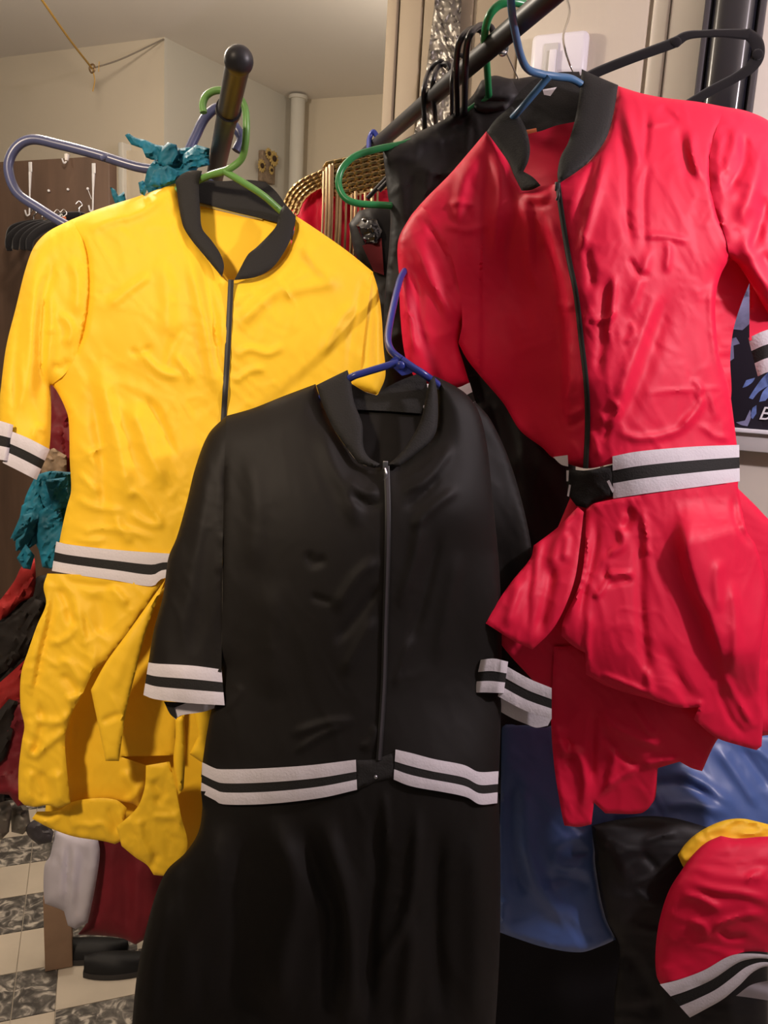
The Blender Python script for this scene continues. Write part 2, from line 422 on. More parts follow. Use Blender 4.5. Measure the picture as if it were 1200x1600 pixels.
# ceiling: flat on the left, rising a little to the right of the crease that starts at the wall corner
mb = MB(); A = np.array([-.94, 3.34]); Bc = A+np.array([.48, -.877])*4.6
L = [(-3.2, -1.0), (-3.2, 5.0), (-.94, 5.0)]
V = [(-3.2, -1.2, 2.6), (-3.2, 5, 2.6), (-1.85, 5.0, 2.6), (A[0], A[1], 2.6), (Bc[0], Bc[1], 2.6)]
R = [(3.2, -1.2, 2.70), (3.2, 5, 2.70), (-1.85, 5, 2.6)]
mb.add(np.array(V+[(x, y, z+.05) for x, y, z in V]), [(0, 1, 2, 3, 4), (9, 8, 7, 6, 5)])
mb.add(np.array([V[4], V[3], V[2], (3.2, 5, 2.66), (3.2, -1.2, 2.70)]), [(0, 1, 2, 3, 4)])
struct('ceiling', mb, M['ceil'], sharp=.5)
# white pipe in the corner
mb = MB(); c = K2+np.array([.03, -.10]); mb.tube([(c[0], c[1], 0), (c[0], c[1], 2.595)], .033, 20, False)
pp = single('corner_pipe', mb, M['wallB'], 'white painted vertical pipe standing in the far corner of the room', 'pipe')
mb = MB(); mb.tube([(c[0], c[1], 2.585), (c[0], c[1], 2.60)], .043, 20, False); build('pipe_collar', mb, M['wallB'], pp)
# right-hand wall, its door and casing
E_ = np.array([.92, -.39, 0]); E_ /= np.linalg.norm(E_); NR = np.array([-.39, -.92, 0]); NR /= np.linalg.norm(NR); R0 = np.array([-.06, 2.30, 0])
AXR = [E_, NR, [0, 0, 1]]
def wr(x, y, off=0.0): return on_plane(x, y, R0+NR*off, NR)
def span(mb, xa, xb, yref, off, th, z0=0, z1=2.68, bev=0.0):
    """vertical strip on the right wall between two pixel columns taken at pixel row yref"""
    a = wr(xa, yref, off); b = wr(xb, yref, off); c = (a+b)/2-NR*th/2
    mb.box((c[0], c[1], (z0+z1)/2), (np.linalg.norm((b-a)[:2])/2, th/2, (z1-z0)/2), AXR, bev)
mb = MB(); span(mb, 655, 1560, 100, -.012, .12); wrt = struct('wall_right', mb, M['creamflat'], smooth=False)
mb = MB(); span(mb, 600, 616, 100, .012, .16, bev=.004); struct('trim_1', mb, M['tan'])
mb = MB(); span(mb, 619, 655, 100, .004, .10, bev=.006); struct('trim_2', mb, M['tan'])
mb = MB(); span(mb, 657, 733, 100, -.002, .03, bev=.004); struct('trim_3', mb, M['tan'])
mb = MB(); span(mb, 738, 806, 100, .002, .03, bev=.006); struct('trim_4', mb, M['tan'])
mb = MB(); span(mb, 810, 1009, 60, .006, .04, bev=.004); struct('door_1', mb, M['cream'])
mb = MB(); span(mb, 1015, 1041, 60, .010, .04, bev=.006); struct('trim_5', mb, M['creamflat'])
mb = MB(); span(mb, 1043, 1098, 60, .004, .04, bev=.004); struct('trim_6', mb, M['creamflat'])
# trim strip beside the brown door on the left wall
EL = np.array([.94+1.73-.77, 3.34-4.17, 0]); EL = np.array([K1[0]+2.9, K1[1]-4.17, 0]); EL /= np.linalg.norm(EL); NL = np.array([EL[1], -EL[0], 0])
L0 = np.array([K1[0], K1[1], 0]); AXL = [EL, NL, [0, 0, 1]]
def wl(x, y, off=0.0): return on_plane(x, y, L0+NL*off, NL)
def strip_left(xa, xb, yt, off, th, m, name):
    a = wl(xa, yt, off); b = wl(xb, yt, off); c = (a+b)/2-NL*th/2; mb = MB()
    mb.box((c[0], c[1], a[2]/2), (np.linalg.norm((b-a)[:2])/2, th/2, a[2]/2), AXL, .004); return struct(name, mb, m)
strip_left(184, 192, 222, .05, .06, M['wallB'], 'trim_7')
strip_left(196, 226, 235, .03, .04, M['wallL'], 'trim_8')
# brown door standing open in front of the left wall, with over-door hanging strips
dO = .42
a = wl(-90, 252, dO); b = wl(170, 243, dO); c = (a+b)/2-NL*.02; zt = b[2]
mb = MB(); mb.box((c[0], c[1], zt/2), (np.linalg.norm((b-a)[:2])/2, .02, zt/2), AXL, .003)
struct('door_2', mb, M['brown'])
for k, (x, y0, y1, lab) in enumerate(((48, 253, 335, 'left clear hook strip hanging down the brown door'), (147, 255, 328, 'right clear hook strip hanging down the brown door'))):
    mb = MB(); p = wl(x, y0, dO+.004); q = wl(x-1, y0+16, dO+.004); e = wl(x-2, y1, dO+.004)
    mb.box((p+q)/2, (.0075, .002, abs(p[2]-q[2])/2), AXL, .001); mb.tube([q, (q+e)/2, e], [.006, .003, .003], 6)
    mb.tube([e, e+NL*.012-[0, 0, .006], e+NL*.02+[0, 0, .012]], .003, 6)
    single('hook_strip', mb, M['clear'], lab, 'hook')
mb = MB(); p = wl(104, 240, .44); mb.tube([p, p-[0, 0, .02], p+NL*.012-[0, 0, .034], p+NL*.022-[0, 0, .02]], [.005, .004, .003, .003], 6)
single('door_hook', mb, M['clear'], 'small clear hook on the top edge of the brown door under the grey blue hanger', 'hook')
pins = ((20, 301, 'leftmost pin on the brown door'), (76, 298, 'pin on the brown door inside the grey blue hanger loop'), (106, 296, 'second pin from the right on the brown door'), (137, 295, 'pin with a dangling thread on the brown door'))
for x, y, lab in pins:
    mb = MB(); p = wl(x, y, dO+.006); mb.ball(p, .005, 8, 6); mb.tube([p, p-NL*.006], .002, 6, False)
    if x == 137: mb.tube([p, wl(140, 303, dO+.004), wl(143, 311, dO+.004)], .0012, 5)
    single('wall_pin', mb, M['clear'], 'white '+lab, 'pin')
# ================================================================ string across the ceiling corner, plaque, foil strip, switch
mb = MB(); p = wl(144, 107, .25); q = P1(60, -8, 2.3)
mb.tube([q, (q+p)/2-[0, 0, .006], p], .0035, 6); st = single('cord', mb, M['string'], 'gold cord running down from the ceiling to a small ring', 'cord')
mb = MB(); rr = []
for t in np.linspace(0, 2*math.pi, 13): rr.append(p+EL*.012*math.cos(t)+np.array([0, 0, .014*math.sin(t)]))
mb.tube(rr, .0035, 6); build('ring', mb, M['brass'], st)
mb = MB(); mb.tube([p, wl(148, 125, .25), wl(145, 143, .25)], .002, 5); mb.tube([wl(155, 96, .25), wl(154, 112, .25)], .0015, 5, False); build('loose_end', mb, M['string'], st)
mb = MB(); e = wl(256, 61, .005); mb.tube([p, wl(190, 92, .13), e], .003, 6)
single('wire', mb, M['wire'], 'thin grey wire from the ring up to the wall corner', 'wire')
# sunflower plaque on the middle wall
EM = np.array([*(K2-K1), 0]); EM /= np.linalg.norm(EM); NM = np.array([EM[1], -EM[0], 0])
def wm(x, y, off=0.0): return on_plane(x, y, np.array([*K1, 0])+NM*off, NM)
c = wm(417, 262, .012); AXM = [EM, NM, [0, 0, 1]]
pl = thing('sunflower_plaque', 'small wooden wall plaque with sunflowers on the far white wall', 'plaque', (c[0], c[1], wm(417, 285)[2]))
q0 = wm(404, 262, .012); q1 = wm(430, 262, .012); q2 = wm(417, 238, .012); q3 = wm(417, 286, .012)
mb = MB(); mb.box(c, (np.linalg.norm(q1-q0)/2*.8, .012, abs(q2[2]-q3[2])/2), AXM, .004); build('board', mb, M['plaque'], pl)
for x, y, s in ((409, 259, .030), (428, 248, .036), (420, 240, .026), (424, 266, .02)):
    mb = MB(); h = wm(x, y, .03)
    for k in range(12):
        a = k*math.pi/6; dv = EM*math.cos(a)+np.array([0, 0, math.sin(a)])
        mb.ball(h+dv*s*.62, s*.4, 6, 4, (1, .3, .45), [dv, NM, np.cross(dv, NM)])
    fo = build('sunflower', mb, M['flower'], pl); mb = MB(); mb.ball(h+NM*.004, s*.38, 10, 6, (1, .5, 1), AXM); build('flower_centre', mb, M['fcenter'], fo)
# crinkled silver foil strip hanging by the door
mb = MB(); D0 = lambda x, y: np.array([np.dot(wr(a, b, .02)-CAM, fw) for a, b in zip(x, y)])
sheet(mb, [(681, -12), (722, -12), (714, 120), (703, 240), (640, 240), (660, 150), (672, 60)], D0, back=3, amp=9, scale=11, ang=1.35, stretch=3.2, step=3.2)
single('foil_strip', mb, M['foil'], 'crinkled silver foil strip hanging beside the cream door', 'foil strip')
# white switch plate
c = wr(872, 84, .035); sw = thing('switch_plate', 'white plastic switch box with a recessed grey slot on the cream door', 'switch', (c[0], c[1], wr(872, 120, .02)[2]))
mb = MB(); x0 = wr(831, 84, .035); x1 = wr(919, 84, .035); y0 = wr(872, 52, .035); y1 = wr(872, 121, .035)
mb.box(c-NR*.015, (np.linalg.norm((x1-x0)[:2])/2, .018, abs(y0[2]-y1[2])/2), AXR, .014); build('cover', mb, M['plastic'], sw)
c2 = wr(860, 93, .040); mb = MB(); mb.box(c2, (.017, .002, .036), AXR, .002); o = build('slot', mb, M['gwall'], sw); o['label'] = 'grey recessed slot'
mb = MB(); mb.box(wr(863, 96, .045), (.0085, .003, .026), AXR, .002); build('toggle', mb, M['plastic'], sw)
# black glossy tower in front of the right wall
t0 = P1(1140, 80, 1.72); tw = thing('tower_cabinet', 'tall black glossy rounded tower behind the red jumpsuit', 'tower', (t0[0], t0[1], 0))
AXT = AXR; cx = np.array([t0[0], t0[1], 0])
mb = MB(); mb.box(cx+[0, 0, 1.18]-NR*.03, (.061, .028, 1.18), AXT, .006); build('body', mb, M['dgrey'], tw)
mb = MB(); G = []
for z in np.linspace(.06, 2.33, 16):
    row = []
    for s in np.linspace(-1, 1, 25):
        yy = .030*math.sqrt(max(0, 1-abs(s)**2.6)); row.append(cx+E_*.046*s+NR*(-.001+yy)+np.array([0, 0, z]))
    G.append(row)
G = np.array(G); mb.grid(G, G-NR*.002); build('glossy_front', mb, M['towergloss'], tw)
for s in (-1, 1):
    mb = MB(); mb.box(cx+[0, 0, 1.18]+E_*.0545*s+NR*.004, (.0062, .012, 1.17), AXT, .003); build('side_rail', mb, M['dgrey'], tw)
mb = MB(); mb.box(cx+[0, 0, .02]+NR*.0, (.085, .075, .02), AXT, .008); build('foot', mb, M['dgrey'], tw)
# poster on the right wall
def wp(x, y, off=.0): return wr(x, y, .03+off)
c0 = wp(1122, 672); c1 = wp(1300, 672+57); zb = c0[2]; zt2 = wp(1122, 330)[2]
po = thing('poster', 'dark framed poster with pale blue feathered figure behind the red sleeve', 'poster', (c0[0], c0[1], zb))
W2 = np.linalg.norm((c1-c0)[:2]); cc = c0+E_*W2/2; cc[2] = (zb+zt2)/2
mb = MB(); mb.box(cc-NR*.012, (W2/2, .012, (zt2-zb)/2), AXR, .002); build('panel', mb, M['poster'], po)
fr = [(E_*0, zb+.004, W2/2, .005, 'bottom'), (E_*0, zt2-.004, W2/2, .005, 'top')]
for _, z, hw, hz, nm in fr:
    mb = MB(); mb.box((cc[0]+NR[0]*.003, cc[1]+NR[1]*.003, z), (hw, .006, hz), AXR, .002); build('frame_strip', mb, M['paper'], po)
mb = MB(); mb.box((cc[0]-NR[0]*.012, cc[1]-NR[1]*.012, zb-.022), (W2/2, .010, .022), AXR, .002); o = build('lower_strip', mb, M['gwall'], po); o['label'] = 'grey strip under the poster'  # plain grey strip set below the poster panel
def print_shape(poly, m, nm, off):
    mb = MB(); Dp = lambda x, y: np.array([np.dot(wp(a, b, off)-CAM, fw) for a, b in zip(x, y)])
    sheet(mb, poly, Dp, back=.6, step=4); return build(nm, mb, m, po)
print_shape([(1150, 470), (1166, 452), (1176, 480), (1172, 505), (1160, 516), (1142, 514)], M['art1'], 'printed_figure', .001)
print_shape([(1168, 440), (1176, 436), (1172, 462), (1162, 466)], M['art1'], 'printed_figure', .001)
print_shape([(1140, 530), (1150, 527), (1156, 537), (1146, 540), (1147, 560), (1138, 566)], M['art1'], 'printed_figure', .001)
for q in ([(1200, 582), (1190, 592), (1176, 612), (1170, 622), (1176, 624), (1186, 612), (1202, 602)], [(1204, 600), (1192, 612), (1186, 628), (1196, 626), (1208, 612)],
          [(1180, 590), (1166, 594), (1160, 606), (1166, 604), (1176, 597)], [(1206, 575), (1195, 588), (1200, 604), (1212, 600)]):
    print_shape(q, M['art2'], 'printed_feather', .0015)
print_shape([(1176, 637), (1182, 633), (1182, 646), (1176, 655), (1172, 650)], M['art2'], 'printed_feather', .0015)
print_shape([(1172, 655), (1188, 640), (1192, 676), (1170, 674)], M['poster'], 'printed_figure', .001)
print_shape([(1150, 660), (1164, 657), (1172, 640), (1174, 650), (1168, 666), (1158, 664)], M['art1'], 'printed_feather', .0015)
cu = bpy.data.curves.new('lettering', 'FONT'); cu.body = 'Be'; cu.size = .043; cu.shear = .25; cu.extrude = .0006; cu.materials.append(M['paper'])
tmp = bpy.data.objects.new('lettering', cu); COL.objects.link(tmp)
me = bpy.data.meshes.new_from_object(tmp.evaluated_get(bpy.context.evaluated_depsgraph_get())); bpy.data.objects.remove(tmp)
tx = bpy.data.objects.new('lettering', me); COL.objects.link(tx); tx.parent = po
p = wp(1184, 655, .004)-np.array(po['_o']); tx.matrix_local = Matrix(((E_[0], 0, NR[0], p[0]), (E_[1], 0, NR[1], p[1]), (0, 1, 0, p[2]), (0, 0, 0, 1)))
# ================================================================ garment racks
def rack(name, label, p0, p1, ext, ball, zfloor=0.0):
    p0 = np.array(p0); p1 = np.array(p1); e = (p1-p0)/np.linalg.norm(p1-p0); p2 = p0+e*ext
    t = thing('garment_rack', label, 'rack', (p2[0], p2[1], 0))
    mb = MB(); mb.tube([p0, (p0+p2)/2, p2], .0155, 24, False); build('rail', mb, M['rack'], t)
    if ball:
        mb = MB(); mb.ball(p0-e*.010, .0182, 24, 16); build('end_ball', mb, M['rack'], t)
        mb = MB(); q = p0+e*.16; mb.tube([q-e*.006, q+e*.006], .0185, 20, False); build('ring_clip', mb, M['hblack'], t)
    mb = MB(); mb.tube([p2-[0, 0, p2[2]], p2], .0155, 20, False); build('upright', mb, M['rack'], t)
    mb = MB(); s = np.array([e[1], -e[0], 0]); mb.tube([p2-[0, 0, p2[2]-.02]-s*.25, p2-[0, 0, p2[2]-.02]+s*.25], .014, 16, False); build('foot_bar', mb, M['rack'], t)
    return t
pa, pb = P1(372, 100, 1.0), P1(341, 250, 1.38)
rack('a', 'grey tube clothes rail with a ball end above the yellow jumpsuit', pa, pb, 1.35, True)
qa, qb = P1(905, -45, 1.00), P1(600, 217, 1.76)
rack('b', 'higher dark clothes rail slanting back above the red jumpsuit', qa, qb, 1.15, False)
def rail_pt(a, b, s): return a+(b-a)*s
# ================================================================ hangers
def path(pts): return [P1(*q) for q in pts]
def hanger(label, m, strokes, r, cat='hanger', name='clothes_hanger', group=None, seg=10):
    """first stroke is the hook (its own part), the others the body"""
    pts = [path(s) for s in strokes]; low = min((p for s in pts for p in s), key=lambda p: p[2])
    t = thing(name, label, cat, low, group)
    mb = MB(); mb.tube(pts[0], r, seg); build('hook', mb, m, t)
    for s in pts[1:]:
        mb = MB(); mb.tube(s, r, seg); build('arm', mb, m, t)
    return t
# grey-blue tube hanger at the left, its hook over the near rail
hg = hanger('grey blue plastic hanger whose long looped arm sticks out left above the yellow sleeve', M['hgrey'],
       [[(369, 236, 1.33), (377, 216, 1.33), (366, 196, 1.33), (345, 168, 1.35), (322, 182, 1.345), (306, 212, 1.345), (290, 246, 1.345), (282, 262, 1.345)],
        [(282, 262, 1.345), (225, 263, 1.345), (150, 241, 1.345), (92, 226, 1.345), (50, 218, 1.345), (24, 232, 1.345), (13, 262, 1.345), (26, 300, 1.345), (62, 326, 1.345), (112, 356, 1.345), (200, 398, 1.35), (300, 445, 1.35)],
        [(282, 262, 1.345), (350, 300, 1.345), (430, 350, 1.345), (500, 400, 1.345), (505, 440, 1.345), (440, 450, 1.345), (300, 445, 1.35)]], .0080)
for s, (x, y) in enumerate(((105, 245), (166, 250))):
    mb = MB(); mb.tube(path([(x, y-3, 1.34), (x-1, y+6, 1.34)] if s == 0 else [(x-8, y-2, 1.34), (x+4, y-6, 1.34)]), [.005, .003], 8, False); build('nub', mb, M['clear'] if s == 0 else M['hgrey'], hg)
# green hanger of the black jacket on the high rail
hanger('green plastic hanger with a looped arm, holding the black satin jacket on the high rail', M['hgreen'],
       [[(829, 30, 1.19), (834, 20, 1.19), (822, 8, 1.19), (800, 3, 1.18), (780, 8, 1.18), (764, 26, 1.19), (757, 58, 1.23), (760, 90, 1.28), (762, 122, 1.34), (764, 150, 1.40)],
        [(764, 150, 1.40), (700, 195, 1.42), (640, 222, 1.42), (590, 233, 1.41), (555, 244, 1.40), (535, 263, 1.40), (529, 286, 1.40), (538, 308, 1.40), (560, 318, 1.40), (606, 321, 1.412), (640, 326, 1.436), (680, 330, 1.44)],
        [(764, 150, 1.436), (800, 190, 1.44), (860, 250, 1.44), (860, 290, 1.44), (780, 330, 1.45), (680, 330, 1.44)]], .0060)
# dark hooks on the high rail
def plain_hook(label, xs, m, r, group=None, body=True):
    xs = [(q[0], q[1], q[2]-(.055 if 2 < i < len(xs)-1 else 0)) for i, q in enumerate(xs)]
    pts = path(xs); low = pts[-1]; t = thing('clothes_hanger', label, 'hanger', low, group)
    mb = MB(); mb.tube(pts, r, 8); build('hook', mb, m, t)
    if body:
        x, y, d = xs[-1]
        for s in (-1, 1):
            mb = MB(); mb.tube(path([(x, y, d), (x+40*s, y+38, d+.02), (x+90*s, y+90, d+.03)]), r, 8); build('arm', mb, m, t)
    return t
g = 'black plastic hangers on the high rail'
plain_hook('black hanger hook third along the high rail, beside the green hook', [(772, 62, 1.27), (768, 44, 1.27), (752, 40, 1.27), (736, 52, 1.28), (729, 76, 1.30), (727, 115, 1.34), (726, 165, 1.42), (726, 190, 1.46)], M['hblack'], .0052, g)
plain_hook('black hanger hook with a bright edge, left of the third hook on the high rail', [(756, 66, 1.28), (752, 48, 1.28), (736, 46, 1.28), (722, 58, 1.29), (715, 78, 1.31), (713, 115, 1.35), (714, 160, 1.42), (714, 195, 1.46)], M['hblack'], .0052, g)
plain_hook('thin black hanger hook in the middle of the high rail before the foil strip', [(727, 95, 1.36), (720, 86, 1.36), (710, 96, 1.37), (706, 125, 1.40), (706, 160, 1.44), (705, 200, 1.48)], M['hblack'], .0036, g)
plain_hook('black hanger hook farther left on the high rail, its right twin beside it', [(706, 118, 1.46), (700, 100, 1.46), (686, 104, 1.47), (678, 120, 1.49), (676, 145, 1.51), (680, 178, 1.54), (682, 208, 1.56)], M['hblack'], .0048, g)
plain_hook('leftmost black hanger hook on the high rail', [(698, 104, 1.47), (686, 96, 1.47), (672, 110, 1.50), (663, 135, 1.52), (662, 165, 1.54), (664, 200, 1.56), (664, 220, 1.58)], M['hblack'], .0048, g)
plain_hook('navy blue hanger hook at the far end of the high rail', [(590, 214, 1.80), (583, 206, 1.80), (577, 218, 1.80), (575, 240, 1.82), (560, 262, 1.84)], M['hblue'], .006, None)
mb = MB(); mb.tube(path([(780, 64, 1.24), (786, 60, 1.24), (791, 68, 1.24), (790, 80, 1.245), (784, 84, 1.245), (781, 76, 1.25)]), .0042, 8)
th_ = single('snap_hook', mb, M['chrome'], 'small chrome hook with a wire hanging under the high rail', 'hook')
mb = MB(); mb.tube(path([(791, 82, 1.245), (800, 102, 1.28), (810, 124, 1.33)]), .0012, 6); build('wire', mb, M['wire'], th_)
# flat black hanger at the upper right
t = thing('clothes_hanger', 'flat black hanger with notched arms in front of the black tower', 'hanger', P1(1085, 165, 1.5))
def flat(pts, wpx, name):
    mb = MB(); p = cr3(np.array([q[:2] for q in pts]), 8); dd = resample(np.array([[q[2], 0] for q in pts], float), len(p), False)[:, 0]
    T = np.gradient(p, axis=0); T /= np.linalg.norm(T, axis=1)[:, None]; N = np.stack([-T[:, 1], T[:, 0]], 1)
    w_ = np.interp(np.linspace(0, 1, len(p)), np.linspace(0, 1, len(wpx)), wpx)[:, None]/2
    rows = []; rows2 = []
    for s, z in ((-1, .003), (-.6, 0), (.6, 0), (1, .003)):
        q = p+N*w_*s; rows.append(P(q[:, 0], q[:, 1], dd+z)); rows2.append(P(q[:, 0], q[:, 1], dd+.006))
    mb.grid(np.array(rows), np.array(rows2)); return build(name, mb, M['velvet'], t)
flat([(905, 128, 1.52), (935, 112, 1.52), (990, 90, 1.52), (1050, 68, 1.52), (1072, 56, 1.52), (1096, 53, 1.52), (1130, 52, 1.52), (1170, 54, 1.52)], [16, 16, 16, 17, 14, 12, 13, 18], 'arm')
flat([(1165, 50, 1.52), (1182, 66, 1.52), (1184, 88, 1.52), (1172, 106, 1.52), (1148, 122, 1.52), (1110, 142, 1.52), (1070, 166, 1.52), (1030, 186, 1.53)], [18, 22, 20, 18, 15, 15, 15, 14], 'lower_arm')
mb = MB(); mb.tube(path([(905, 128, 1.52), (890, 100, 1.52), (880, 60, 1.45), (890, 20, 1.2), (880, -12, 1.06), (866, -22, 1.08)]), .002, 8); o = build('hook', mb, M['chrome'], t)
# notches on the flat hanger
for q in ((1056, 66, 1.52), (1184, 85, 1.52)):
    mb = MB(); mb.ball(P1(*q), .011, 10, 6, (1, .4, .9)); build('notch', mb, M['velvet'], t)
# ================================================================ the yellow jumpsuit
def collar(parent, patches, D, name='collar', th=3):
    mb = MB()
    for poly, off, kw in patches: sheet(mb, poly, D, off=off, back=th, step=4, **kw)
    return build(name, mb, M['rib'], parent)
def zipper(parent, line, D, folds, w=4.2, off=3.0, pull=None, teeth=None):
    p = resample(np.array(line, float), 60); T = np.gradient(p, axis=0); T /= np.linalg.norm(T, axis=1)[:, None]; N = np.stack([-T[:, 1], T[:, 0]], 1)
    ctr = folds_at(p, folds); rows = []; r2 = []
    for s in (-1, -.5, 0, .5, 1):
        q = p+N*w*s; z = (ctr+off+1.2*(1-s*s))/1000; d = D(q[:, 0], q[:, 1])-z
        rows.append(P(q[:, 0], q[:, 1], d)); r2.append(P(q[:, 0], q[:, 1], d+.004))
    mb = MB(); mb.grid(np.array(rows), np.array(r2)); o = build('zipper', mb, M['zip'], parent)
    if teeth:
        rows = []; r2 = []
        for s in (-1, 0, 1):
            q = p+N*(w*teeth[1]*s+teeth[0]); z = (ctr+off+2.2)/1000; d = D(q[:, 0], q[:, 1])-z
            rows.append(P(q[:, 0], q[:, 1], d)); r2.append(P(q[:, 0], q[:, 1], d+.002))
        mb = MB(); mb.grid(np.array(rows), np.array(r2)); build('zip_teeth', mb, M['dgrey'], o)
    if pull:
        x, y = pull; z = float(D(np.array([x]), np.array([y]))[0])-(float(folds_at(np.array([[x, y]], float), folds)[0])+off+4)/1000
        c = P1(x, y, z); mb = MB(); mb.box(c, (.0035, .0022, .006), None, .0012); mb.tube([c+[0, -.002, -.004], c+[.002, -.005, -.012], c+[.001, -.003, -.020]], [.0016, .0022, .003], 8)
        build('zip_pull', mb, M['metal'] if teeth else M['zip'], o)
    return o
lo_y = P1(256, 1368, 1.28)
Y = thing('jumpsuit', 'yellow satin jumpsuit with black collar and striped cuffs hanging at left', 'jumpsuit', lo_y)
DY = base(1.265, [(112, 343, -30), (275, 287, -28), (462, 335, -28), (583, 425, -34), (356, 440, 6), (240, 520, 10), (360, 640, 8), (470, 520, 6), (560, 560, -14), (90, 610, -18), (105, 760, -8), (200, 760, 14), (250, 760, 16),
                  (90, 860, -4), (180, 870, 12), (266, 870, 14), (40, 420, -22), (20, 600, 2), (50, 690, 6), (5, 690, 4), (60, 1000, 6), (160, 1000, 26), (250, 950, 22), (40, 1240, 4), (150, 1240, 24), (280, 1300, 10), (420, 870, 0), (540, 800, -14)])
fy = [  # body folds: (line, width, height)
 ([(112, 343), (128, 372), (137, 400), (140, 440), (138, 480), (128, 530), (105, 580)], 2.6, -3.2, 'r'),
 ([(128, 360), (170, 345), (220, 330), (268, 300)], 9, 3), ([(230, 318), (262, 300), (272, 340)], 6, 3), ([(272, 330), (276, 352), (290, 400)], 5, 4),
 ([(286, 372), (300, 420), (318, 500), (332, 580), (345, 640)], 9, 5), ([(310, 392), (326, 460), (340, 540), (352, 620)], 7, -5), ([(350, 470), (346, 560), (350, 640)], 7, 4),
 ([(165, 480), (205, 450), (240, 425)], 7, 2.5), ([(150, 560), (170, 640), (190, 720), (205, 800)], 13, 5), ([(140, 590), (158, 700), (165, 830)], 9, -4), ([(200, 620), (232, 700), (262, 770)], 14, 5), ([(222, 610), (250, 660), (275, 720)], 8, -4),
 ([(210, 540), (250, 580), (290, 590)], 6, 3), ([(200, 545), (218, 552), (240, 540)], 5, -2.5), ([(290, 600), (296, 585), (270, 550)], 5, 2.5),
 ([(130, 712), (150, 704), (168, 696)], 3, 2.5, 'r'), ([(120, 735), (145, 762), (160, 772)], 5, 3), ([(115, 770), (140, 790), (200, 800)], 6, 3), ([(190, 780), (215, 770), (240, 800), (262, 830)], 6, 4), ([(200, 800), (230, 818), (260, 822)], 5, 3),
 ([(120, 838), (150, 826), (200, 830), (250, 845)], 5, 3.5), ([(180, 800), (190, 830), (210, 850)], 6, 3), ([(110, 840), (140, 846), (170, 842)], 4, 2.5),
 ([(365, 560), (390, 545), (420, 552), (450, 535)], 6, 4), ([(362, 600), (390, 580), (420, 575)], 5, 3), ([(362, 520), (400, 480), (450, 440), (500, 420)], 10, 3.5), ([(364, 480), (380, 462), (402, 450)], 5, 3), ([(470, 380), (500, 420), (530, 440)], 9, 3),
 ([(430, 470), (470, 450), (540, 440)], 10, 3), ([(420, 440), (450, 410), (470, 360)], 7, 3), ([(370, 447), (390, 446), (420, 440), (446, 425)], 4, 3), ([(570, 420), (560, 470), (548, 540), (545, 600)], 4, -3.5), ([(560, 470), (530, 500), (500, 560)], 8, 3),
 ([(240, 400), (260, 450), (262, 530)], 12, 2.5), ([(300, 500), (270, 540), (262, 590)], 9, -2),
]
fy = [(q[0], q[1], q[2]*2.4, *q[3:]) for q in fy]
mb = MB()
sheet(mb, [(274, 286), (285, 330), (299, 366), (324, 400), (347, 432, 0), (356, 441, 0), (366, 438), (398, 434), (430, 419), (450, 395), (459, 365), (462, 337), (500, 362), (545, 394), (583, 425, 0), (572, 500, 0), (560, 600), (545, 700), (530, 800), (520, 890, 0), (400, 885, 0), (262, 880, 0), (180, 872, 0),
           (90, 862), (97, 825), (105, 790), (111, 767), (109, 720), (107, 655), (100, 633), (88, 610), (80, 600, 0), (105, 580, 0), (128, 530, 0), (138, 480, 0), (140, 440, 0), (137, 400, 0), (128, 372, 0), (112, 343), (150, 328), (215, 307)],
      DY, bulge=22, bw=45, back=40, backw=60, folds=fy, amp=1.7, scale=34, ang=.9, seed=1)
build('bodice', mb, M['yellow'], Y)
sl = [([(60, 390), (52, 460), (48, 560), (40, 660)], 10, 5), ([(40, 430), (28, 520), (22, 620), (20, 670)], 5, -4.5), ([(92, 380), (74, 450), (64, 540), (66, 650)], 8, -5), ([(74, 430), (80, 520), (72, 600)], 6, 4), ([(85, 490), (104, 500), (112, 520), (100, 545)], 6, 6),
      ([(68, 516), (88, 515)], 2.5, 2.5, 'r'), ([(80, 570), (98, 575), (108, 560)], 6, -7), ([(110, 400), (122, 440), (118, 500)], 7, 4), ([(52, 690), (58, 668), (76, 676)], 5, 3), ([(30, 560), (36, 600), (30, 650)], 3, 3)]
sl = [(q[0], q[1], q[2]*2.1, *q[3:]) for q in sl]
mb = MB()
sheet(mb, [(112, 343), (75, 362), (54, 384), (40, 420), (25, 480), (10, 540), (2, 600), (-4, 662, 0), (20, 676, 0), (48, 690, 0), (77, 703), (79, 680), (80, 640), (79, 603, 0), (105, 580, 0), (128, 530, 0), (138, 480, 0), (140, 440, 0), (137, 400, 0), (128, 372, 0)],
      DY, bulge=26, bw=34, back=36, folds=sl+fy[:1], amp=1.5, scale=26, ang=1.4, seed=4)
build('sleeve', mb, M['yellow'], Y)
mb = MB()
sheet(mb, [(582, 424), (590, 450), (596, 490), (599, 540), (602, 588), (590, 618), (570, 612), (545, 604), (545, 560, 0), (562, 500, 0), (572, 450, 0)], DY, bulge=14, bw=16, back=30, off=-4,
      folds=[([(584, 440), (578, 520), (572, 600)], 4, -6), ([(592, 480), (590, 540), (590, 600)], 4, 4), ([(572, 480), (566, 540), (562, 590)], 4, -4)], step=4)
build('sleeve', mb, M['yellow'], Y)
SM = (M['rib'], M['white'])
striped(Y, 'cuff', [(16, 673), (45, 685), (78, 702)], [(4, 723), (28, 735), (57, 750)], DY, SM, off=7, wrap=(0, 8))
c = striped(Y, 'cuff_overlap', [(-14, 654), (5, 659), (21, 664)], [(-18, 716), (-2, 718), (12, 720)], DY, SM, off=13, wrap=(0, 6)); c['label'] = 'overlapping end of the left striped cuff'
